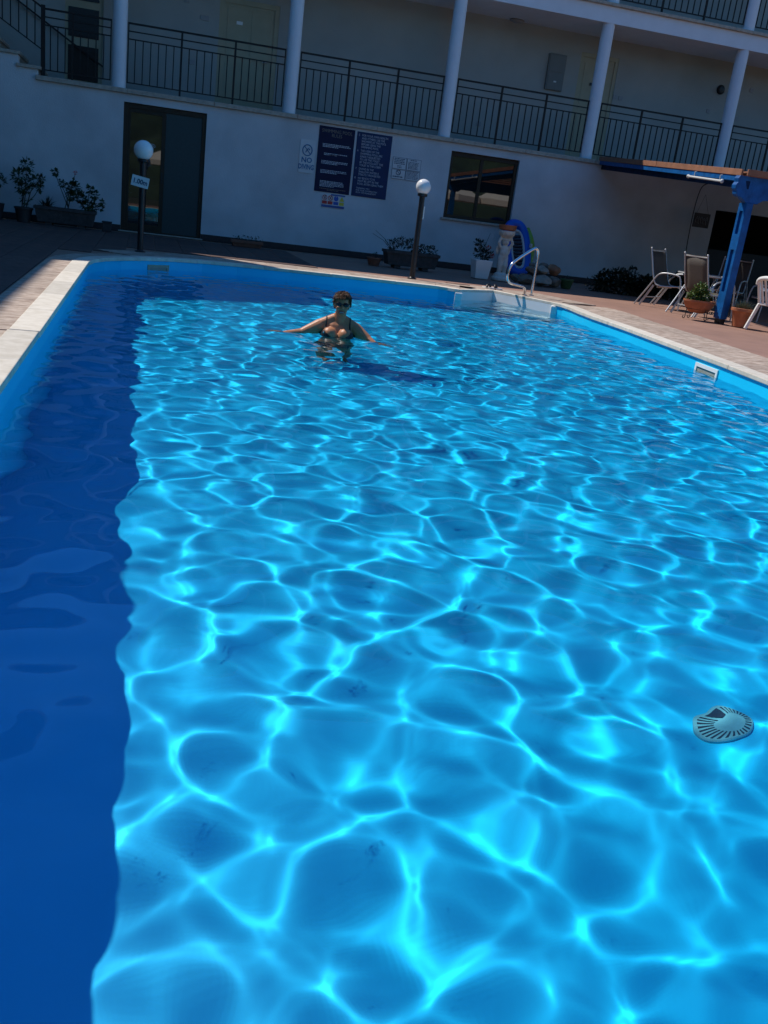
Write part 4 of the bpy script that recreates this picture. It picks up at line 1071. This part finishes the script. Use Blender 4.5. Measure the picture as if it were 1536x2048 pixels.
MB().tube([(cx+.46*math.cos(2*PI*i/40), cy+.46*math.sin(2*PI*i/40), .595) for i in range(40)], .017, 10, closed=True).build('rim', M['alu'], t, smooth=60)
for k in range(4):
    a = R(30+90*k); MB().tube(smooth_path([(cx+.40*math.cos(a),cy+.40*math.sin(a),.58),(cx+.22*math.cos(a),cy+.22*math.sin(a),.35),(cx+.36*math.cos(a),cy+.36*math.sin(a),0)], 3), .013, 10).build('leg', M['alu'], t, smooth=60)
t = tag(empty('ashtray', (9.10,14.22,.602)), 'small shiny metal ashtray on the glass table', 'ashtray')
MB().lathe([(.03,0),(.045,.01),(.05,.035),(.042,.035),(.036,.012),(.0,.01)], (9.10,14.22,.603), 18).build('dish', M['steel'], t, smooth=40)
MB().lathe([(.012,.01),(.016,.05),(.0,.06)], (9.10,14.22,.603), 12).build('knob', M['steel'], t, smooth=40)
# white plastic chair at the right edge
t = tag(empty('plastic_chair', (8.82,11.62,0)), 'white moulded plastic chair at the right edge of the photo', 'chair')
cl = []
def wpart(mb, n, **k): o = mb.build(n, M['plastic_white'], None, **k); o.parent = t; return o
for sx2 in (-1, 1):
    wpart(MB().beam((sx2*.215,-.20,.37), (sx2*.25,-.33,0), .035, .045), 'leg', bevel=.008); wpart(MB().beam((sx2*.215,.20,.37), (sx2*.25,.27,0), .035, .045), 'leg', bevel=.008)
    wpart(MB().tube(smooth_path([(sx2*.23,.20,.38),(sx2*.265,.18,.52),(sx2*.265,.05,.56),(sx2*.25,-.18,.57),(sx2*.22,-.27,.62)], 3), .022, 8), 'armrest', smooth=60)
    wpart(MB().beam((sx2*.215,-.20,.37), (sx2*.20,-.33,.68), .04, .03), 'back_post', bevel=.008)
wpart(MB().prism([(-.23,-.22),(.23,-.22),(.24,.22),(.15,.26),(-.15,.26),(-.24,.22)], .355, .385), 'seat', bevel=.01)
wpart(MB().tube(smooth_path([(-.21,-.325,.64),(-.19,-.35,.71),(0,-.385,.745),(.19,-.35,.71),(.21,-.325,.64)], 3), .032, 10), 'top_rail', smooth=60)
for k in range(-2, 3): wpart(MB().beam((.07*k,-.215,.385), (.07*k,-.36,.72), .038, .012), 'back_slat', bevel=.004)
t.rotation_euler = (0,0,R(-78))

# ------------------------------------------------------------------ potted plants by the post
rnd = random.Random(77)
bx, by = 8.08, 12.52
t = tag(empty('plant_stand', (bx,by,0)), 'scrolled black iron stand under the oval terracotta bowl', 'plant stand')
MB().tube([(bx+.19*math.cos(2*PI*i/28), by+.13*math.sin(2*PI*i/28), .155) for i in range(28)], .006, 6, closed=True).build('ring', M['black'], t)
for ax, ay in ((-.19,0),(.06,-.12),(.19,.03),(-.03,.13)):
    sgn = -1 if ax < 0 else 1
    ex_ = bx+ax*1.02; pth = [(bx+ax,by+ay,.17),(ex_,by+ay,.07),(ex_,by+ay,.03)]+[(ex_+sgn*.020*(1-math.cos(.7*q)), by+ay, .024-.020*math.sin(.7*q)) for q in range(1, 7)]
    MB().tube(smooth_path(pth, 2), .006, 6).build('scroll_leg', M['black'], t)
t = tag(empty('flower_bowl', (bx,by,.11)), 'oval terracotta bowl with bushy bright green plant on iron stand', 'potted plant')
MB().lathe([(.11,.10),(.165,.125),(.225,.20),(.245,.255),(.255,.262),(.255,.285),(.235,.285),(.225,.25),(.0,.245)], (bx,by,0), 32, sy=.72).build('bowl', M['terracotta'], t, smooth=40)
f = MB(); g = MB()
for c, r, n in (((bx-.10,by,.34),.11,190),((bx,by,.39),.12,240),((bx-.04,by-.03,.46),.09,140),((bx+.08,by,.35),.11,170),((bx-.16,by,.29),.07,80),((bx+.14,by+.02,.30),.06,60)): leaf_ball(f, c, (r,r*.85,r*.9), n, .048, .034, rnd)
stems(g, (bx,by,.24), [(bx-.1,by,.4),(bx+.1,by,.42),(bx,by,.48),(bx-.05,by,.45)], .006, rnd); g.build('stem', M['stem'], t); f.build('foliage', M['leaf_bright'], t)
f = MB()
for k in range(5):
    a = 2*PI*k/5; f.leaf((bx+.15,by-.02,.45), (math.cos(a),.2*math.sin(a)-.3,math.sin(a)), (0,-1,0), .05, .03)
f.build('pale_flower', M['plastic_white'], t)
qx, qy = 8.50, 12.02
t = tag(empty('lavender_pot', (qx,qy,0)), 'grey green lavender in a tall terracotta pot right of the blue post', 'potted plant')
MB().lathe([(.105,0),(.145,.215),(.150,.22),(.172,.225),(.175,.265),(.165,.27),(.148,.262),(.14,.22),(.0,.215)], (qx,qy,0), 32).build('pot', M['terracotta'], t, smooth=40)
f = MB()
for k in range(420):
    an = rnd.uniform(0, 2*PI); e = rnd.uniform(.35, 1.5); rr_ = rnd.uniform(0, .11); d = Vector((math.cos(an)*math.cos(e), math.sin(an)*math.cos(e), math.sin(e)))
    f.leaf((qx+rr_*math.cos(an), qy+rr_*math.sin(an), .225+rnd.uniform(0,.06)), d, (0,0,1), rnd.uniform(.06,.14), .011)
f.build('foliage', M['leaf_silver'], t)

# ------------------------------------------------------------------ person in the pool
# local frame: x to the photo's right, y away from the camera, z up from the water line
pb = Vector((1.74,8.36,WZ)); prz = R(-9)
person = tag(empty('person', (pb.x,pb.y,FZ)), 'person standing chest deep in the pool in black swimwear and sunglasses', 'person')
PM = Matrix.Translation(pb) @ Matrix.Rotation(prz, 4, 'Z')
b = MB()
# head and neck
HC = Vector((.018,-.012,.286)); HS = .86          # head scale
def hv(x, y, z): return HC+Vector((x,y,z))*HS
def hr(*r): return tuple(q*HS for q in r)
b.ell(hv(0,.012,.028), hr(.078,.093,.088)); b.ell(hv(0,-.022,-.035), hr(.064,.066,.082)); b.ell(hv(0,-.045,-.085), hr(.040,.034,.032))
b.ell(hv(0,-.086,-.022), hr(.013,.018,.026), nu=10, nv=8); b.ell(hv(0,-.099,-.032), hr(.015,.014,.012), nu=10, nv=8)
for s_ in (-1, 1):
    b.ell(hv(s_*.078,.012,-.01), hr(.011,.020,.032), nu=10, nv=8); b.ell(hv(s_*.040,-.060,-.035), hr(.026,.024,.024), nu=10, nv=8)
b.cap(hv(0,.02,-.06), (.004,.03,.11), .050, .060); b.cap((-.025,.035,.155), (-.15,.03,.085), .047, .055); b.cap((.03,.035,.155), (.15,.03,.085), .047, .055)
# trunk
b.ell((0,.03,.03), (.165,.095,.12)); b.ell((0,.03,-.06), (.155,.10,.14)); b.ell((0,.035,-.22), (.135,.095,.17)); b.ell((0,.03,-.40), (.155,.105,.16)); b.ell((0,.04,-.52), (.175,.125,.13))
for s_ in (-1, 1):
    b.ell((s_*.072,-.075,.008), (.073,.068,.075)); b.ell((s_*.09,.10,-.53), (.09,.08,.10))
    b.cap((s_*.085,.04,-.55), (s_*.085,.02,-.86), .085, .055); b.cap((s_*.085,.02,-.86), (s_*.09,.05,-1.14), .056, .038); b.cap((s_*.09,.05,-1.165), (s_*.10,-.10,-1.178), .036, .024)
    b.ell((s_*.09,.045,-.97), (.052,.056,.10)); b.ell((s_*.155,.03,.075), (.062,.058,.062))
# arms: photo left one lies on the surface, photo right one dips under
AL = [Vector((-.165,.03,.07)), Vector((-.315,-.02,-.004)), Vector((-.50,-.07,-.028))]; AR = [Vector((.165,.03,.07)), Vector((.275,-.03,.004)), Vector((.385,-.13,-.050))]
for A in (AL, AR):
    b.cap(A[0], A[1], .064, .047); b.cap(A[1], A[2], .043, .025)
    b.ell(A[0].lerp(A[1],.45), (.05,.05,.05))
    d = (A[2]-A[1]).normalized(); up = Vector((0,0,1)); side = d.cross(up).normalized()
    palm = A[2]+d*.045
    b.cap(A[2], A[2]+d*.02, .023, .024)
    rot_ = Matrix((d, side, side.cross(d))).transposed(); b.ell(palm, (.048,.042,.017), rot_)
    for k, (off, ln) in enumerate(((-.032,.062),(-.011,.075),(.011,.072),(.032,.055))):
        r0_ = palm+d*.032+side*off; m1 = r0_+(d+side*off*5).normalized()*ln*.55+up*.004; e1 = m1+(d+side*off*4-up*.35).normalized()*ln*.5
        b.cap(r0_, m1, .0085, .008, 8, 2); b.cap(m1, e1, .008, .0068, 8, 2)
    th_side = -1 if A is AL else 1
    # thumb leaves the side of the palm near the wrist, toward the camera
    sd_ = side if side.y < 0 else -side
    tr_ = A[2]+d*.025+sd_*.03; tm = tr_+(d*.6+sd_*.8).normalized()*.035; te = tm+(d*.9+sd_*.35).normalized()*.03
    b.cap(tr_, tm, .011, .0095, 8, 2); b.cap(tm, te, .0095, .0075, 8, 2)
body = b.build('body', M['skin'], None); remesh(body, .0058, 4)
bvh = BVHTree.FromPolygons([v.co.copy() for v in body.data.vertices], [tuple(p.vertices) for p in body.data.polygons])
# swimwear lifted off the body surface
body.data.transform(PM); adopt(body, person); receiver(body)
PINV = PM.inverted()
def cloth(mb, planes, off=.004):
    """add the piece of body surface inside all planes (point, outward normal), lifted off the skin"""
    bm = bmesh.new(); bm.from_mesh(body.data); bm.transform(PINV); bm.normal_update()
    for co, no in planes:
        bmesh.ops.bisect_plane(bm, geom=bm.verts[:]+bm.edges[:]+bm.faces[:], plane_co=Vector(co), plane_no=Vector(no), clear_outer=True)
    bm.normal_update(); bm.verts.index_update()
    mb.add([PM @ (v.co+v.normal*off) for v in bm.verts], [tuple(v.index for v in f.verts) for f in bm.faces]); bm.free()
def wear(mb, name):
    o = mb.build(name, M['swim'], person, smooth=180); md = o.modifiers.new('t', 'SOLIDIFY'); md.thickness = .0035; md.offset = -1
    return receiver(o)
c_ = MB()
cloth(c_, [((0,0,-.10),(0,0,-1)), ((0,0,.002),(0,0,1)), ((.186,0,0),(1,0,0)), ((-.186,0,0),(-1,0,0))])
for s_ in (-1, 1):
    cloth(c_, [((0,0,-.0005),(0,0,-1)), ((0,.0,0),(0,1,0)), ((s_*.006,0,0),(-s_,0,0)), ((s_*.168,0,0),(s_,0,0)), ((s_*.062,0,.004),(-s_*.72,0,1)), ((s_*.118,0,.058),(s_*.75,0,1))], .0045)
wear(c_, 'bikini_top')
c_ = MB()
cloth(c_, [((0,0,-.44),(0,0,1)), ((.26,0,0),(1,0,0)), ((-.26,0,0),(-1,0,0)), ((.02,0,-.66),(.75,0,-1)), ((-.02,0,-.66),(-.75,0,-1))]); wear(c_, 'bikini_bottom')
for s_ in (-1, 1):
    pts = []
    for i in range(14):
        a = R(-35+ i*(205/13)); dirv = Vector((0, -math.cos(a), math.sin(a))); org = Vector((s_*(.118-.012*math.sin(a)), .03, .02))
        hit = bvh.ray_cast(org+dirv*.5, -dirv)
        if hit[0] is not None: pts.append(PM @ (hit[0]+hit[1]*.003))
    if len(pts) > 3: MB().tube(smooth_path(pts, 2), .0065, 6).build('strap', M['swim'], person, smooth=60)
def ppart(mb, n, m, **k):
    o = mb.build(n, m, None, **k); o.data.transform(PM); adopt(o, person); return receiver(o)
# sunglasses
g = MB()
for s_ in (-1, 1): g.ell(hv(s_*.036,-.088,.008), hr(.033,.010,.022), Matrix.Rotation(s_*R(-14), 3, 'Z'), nu=16, nv=8)
gl = ppart(g, 'sunglasses', M['lens'], smooth=180)
g = MB(); g.tube([hv(-.012,-.099,.012), hv(0,-.102,.014), hv(.012,-.099,.012)], .004, 6)
for s_ in (-1, 1): g.tube([hv(s_*.066,-.078,.014), hv(s_*.083,-.03,.014), hv(s_*.086,.02,.008)], .0035, 6)
ppart(g, 'glasses_frame', M['black'])
g = MB(); g.ell(hv(0,-.086,-.064), hr(.030,.008,.006), nu=14, nv=6); g.ell(hv(0,-.086,-.081), hr(.025,.008,.006), nu=14, nv=6)
for s_ in (-1, 1): g.ell(hv(s_*.029,-.081,-.068), hr(.006,.006,.006), nu=8, nv=6)
ppart(g, 'lips', M['lips'], smooth=180)
g = MB(); g.ell(hv(0,-.0875,-.0725), hr(.024,.005,.0045), nu=12, nv=6); ppart(g, 'teeth', M['teeth'], smooth=180)
# short tousled hair
rnd = random.Random(3)
h = MB(); hc = hv(0,.018,.030)
def hair_limit(a):
    fr_ = -math.sin(a)                       # +1 toward the camera
    return R(60) if fr_ > .62 else R(122) if fr_ < 0 else R(60+62*(.62-fr_)/.62)
nu_, nv_ = 36, 14; vs_ = []; fs_ = []
for i in range(nv_+1):
    for k in range(nu_):
        a = 2*PI*k/nu_; t_ = hair_limit(a)*i/nv_; wob = 1+.035*math.sin(7*a+3*t_)+.02*math.sin(13*a-5*t_)
        vs_.append(hc+Vector((.090*math.sin(t_)*math.cos(a)*wob, .106*math.sin(t_)*math.sin(a)*wob, .104*math.cos(t_)*wob))*HS)
for i in range(nv_):
    for k in range(nu_): l = (k+1)%nu_; fs_.append((i*nu_+k, (i+1)*nu_+k, (i+1)*nu_+l, i*nu_+l))
h.add(vs_, fs_)
for _ in range(700):
    a = rnd.uniform(0, 2*PI); t_ = (hair_limit(a)+R(4))*math.sqrt(rnd.random())
    n_ = Vector((math.sin(t_)*math.cos(a), math.sin(t_)*math.sin(a), math.cos(t_)))
    dn = Vector((math.cos(t_)*math.cos(a), math.cos(t_)*math.sin(a), -math.sin(t_)))     # combed away from the crown
    p0 = hc+Vector((n_.x*.088, n_.y*.104, n_.z*.102))*HS; L_ = rnd.uniform(.014,.030)
    d_ = (dn+n_*rnd.uniform(.15,.75)+Vector((rnd.gauss(0,.35), rnd.gauss(0,.35), rnd.gauss(0,.2)))).normalized()
    h.tube([p0, p0+d_*L_*.5+n_*.003, p0+d_*L_], [.0045,.0035,.0008], 5)
ppart(h, 'hair', M['hair'], smooth=60)
# bracelet on the photo right wrist, earring
d = (AR[2]-AR[1]).normalized(); c = AR[2]-d*.012; s1 = d.cross(Vector((0,0,1))).normalized(); s2 = s1.cross(d)
ppart(MB().tube([c+(s1*math.cos(2*PI*i/20)+s2*math.sin(2*PI*i/20))*.030 for i in range(20)], .006, 8, closed=True), 'bracelet', M['alu'], smooth=60)
g = MB(); g.ell(Vector((-.128,-.118,.035)), (.007,.007,.009)); ppart(g, 'strap_ring', M['steel'], smooth=180)

# ------------------------------------------------------------------ behind the camera: what the window reflects, and an added dark backdrop
def parasol(x, y, label):
    t = tag(empty('parasol', (x,y,0)), label, 'parasol', 'cream parasols reflected in the window')
    MB().tube([(x,y,0),(x,y,2.5)], .025, 10).build('pole', M['timber'], t, smooth=40)
    c = MB(); n = 8; rr_ = 1.35; vs_ = [(x,y,2.58)]
    for k in range(n): a = 2*PI*k/n; vs_.append((x+rr_*math.cos(a), y+rr_*math.sin(a), 1.86))
    for k in range(n): a = 2*PI*k/n; vs_.append((x+rr_*math.cos(a), y+rr_*math.sin(a), 1.66))
    c.add(vs_, [(0,1+k,1+(k+1)%n) for k in range(n)]+[(1+k,1+n+k,1+n+(k+1)%n,1+(k+1)%n) for k in range(n)])
    c.build('canopy', M['canvas'], t)
    MB().box(x-.3,x+.3,y-.3,y+.3,0,.08).build('base', M['concrete'], t, bevel=.01)
parasol(11.2, 2.6, 'cream parasol seen left in the window reflection'); parasol(13.6, 2.9, 'cream parasol seen right in the window reflection')
parasol(1.1, -7.5, 'cream parasol seen small in the sliding door reflection')
hl = MB(); nx, ny = 60, 14; vs_ = []; hr = random.Random(1)  # dark backdrop above the parasols, added to block low sky and darken the facade
for j in range(ny):
    for i in range(nx):
        x = -75+150*i/(nx-1); y = -16-3.2*j; z = -.02 if j == 0 else min(11, 1.3*j**1.1)+hr.uniform(-.5,.8)+1.2*math.sin(x*.13)*j/ny
        vs_.append((x,y,z))
hl.add(vs_, [(j*nx+i, (j+1)*nx+i, (j+1)*nx+i+1, j*nx+i+1) for j in range(ny-1) for i in range(nx-1)])
tag(hl.build('dark_hill_backdrop', M['hill']), kind='structure')
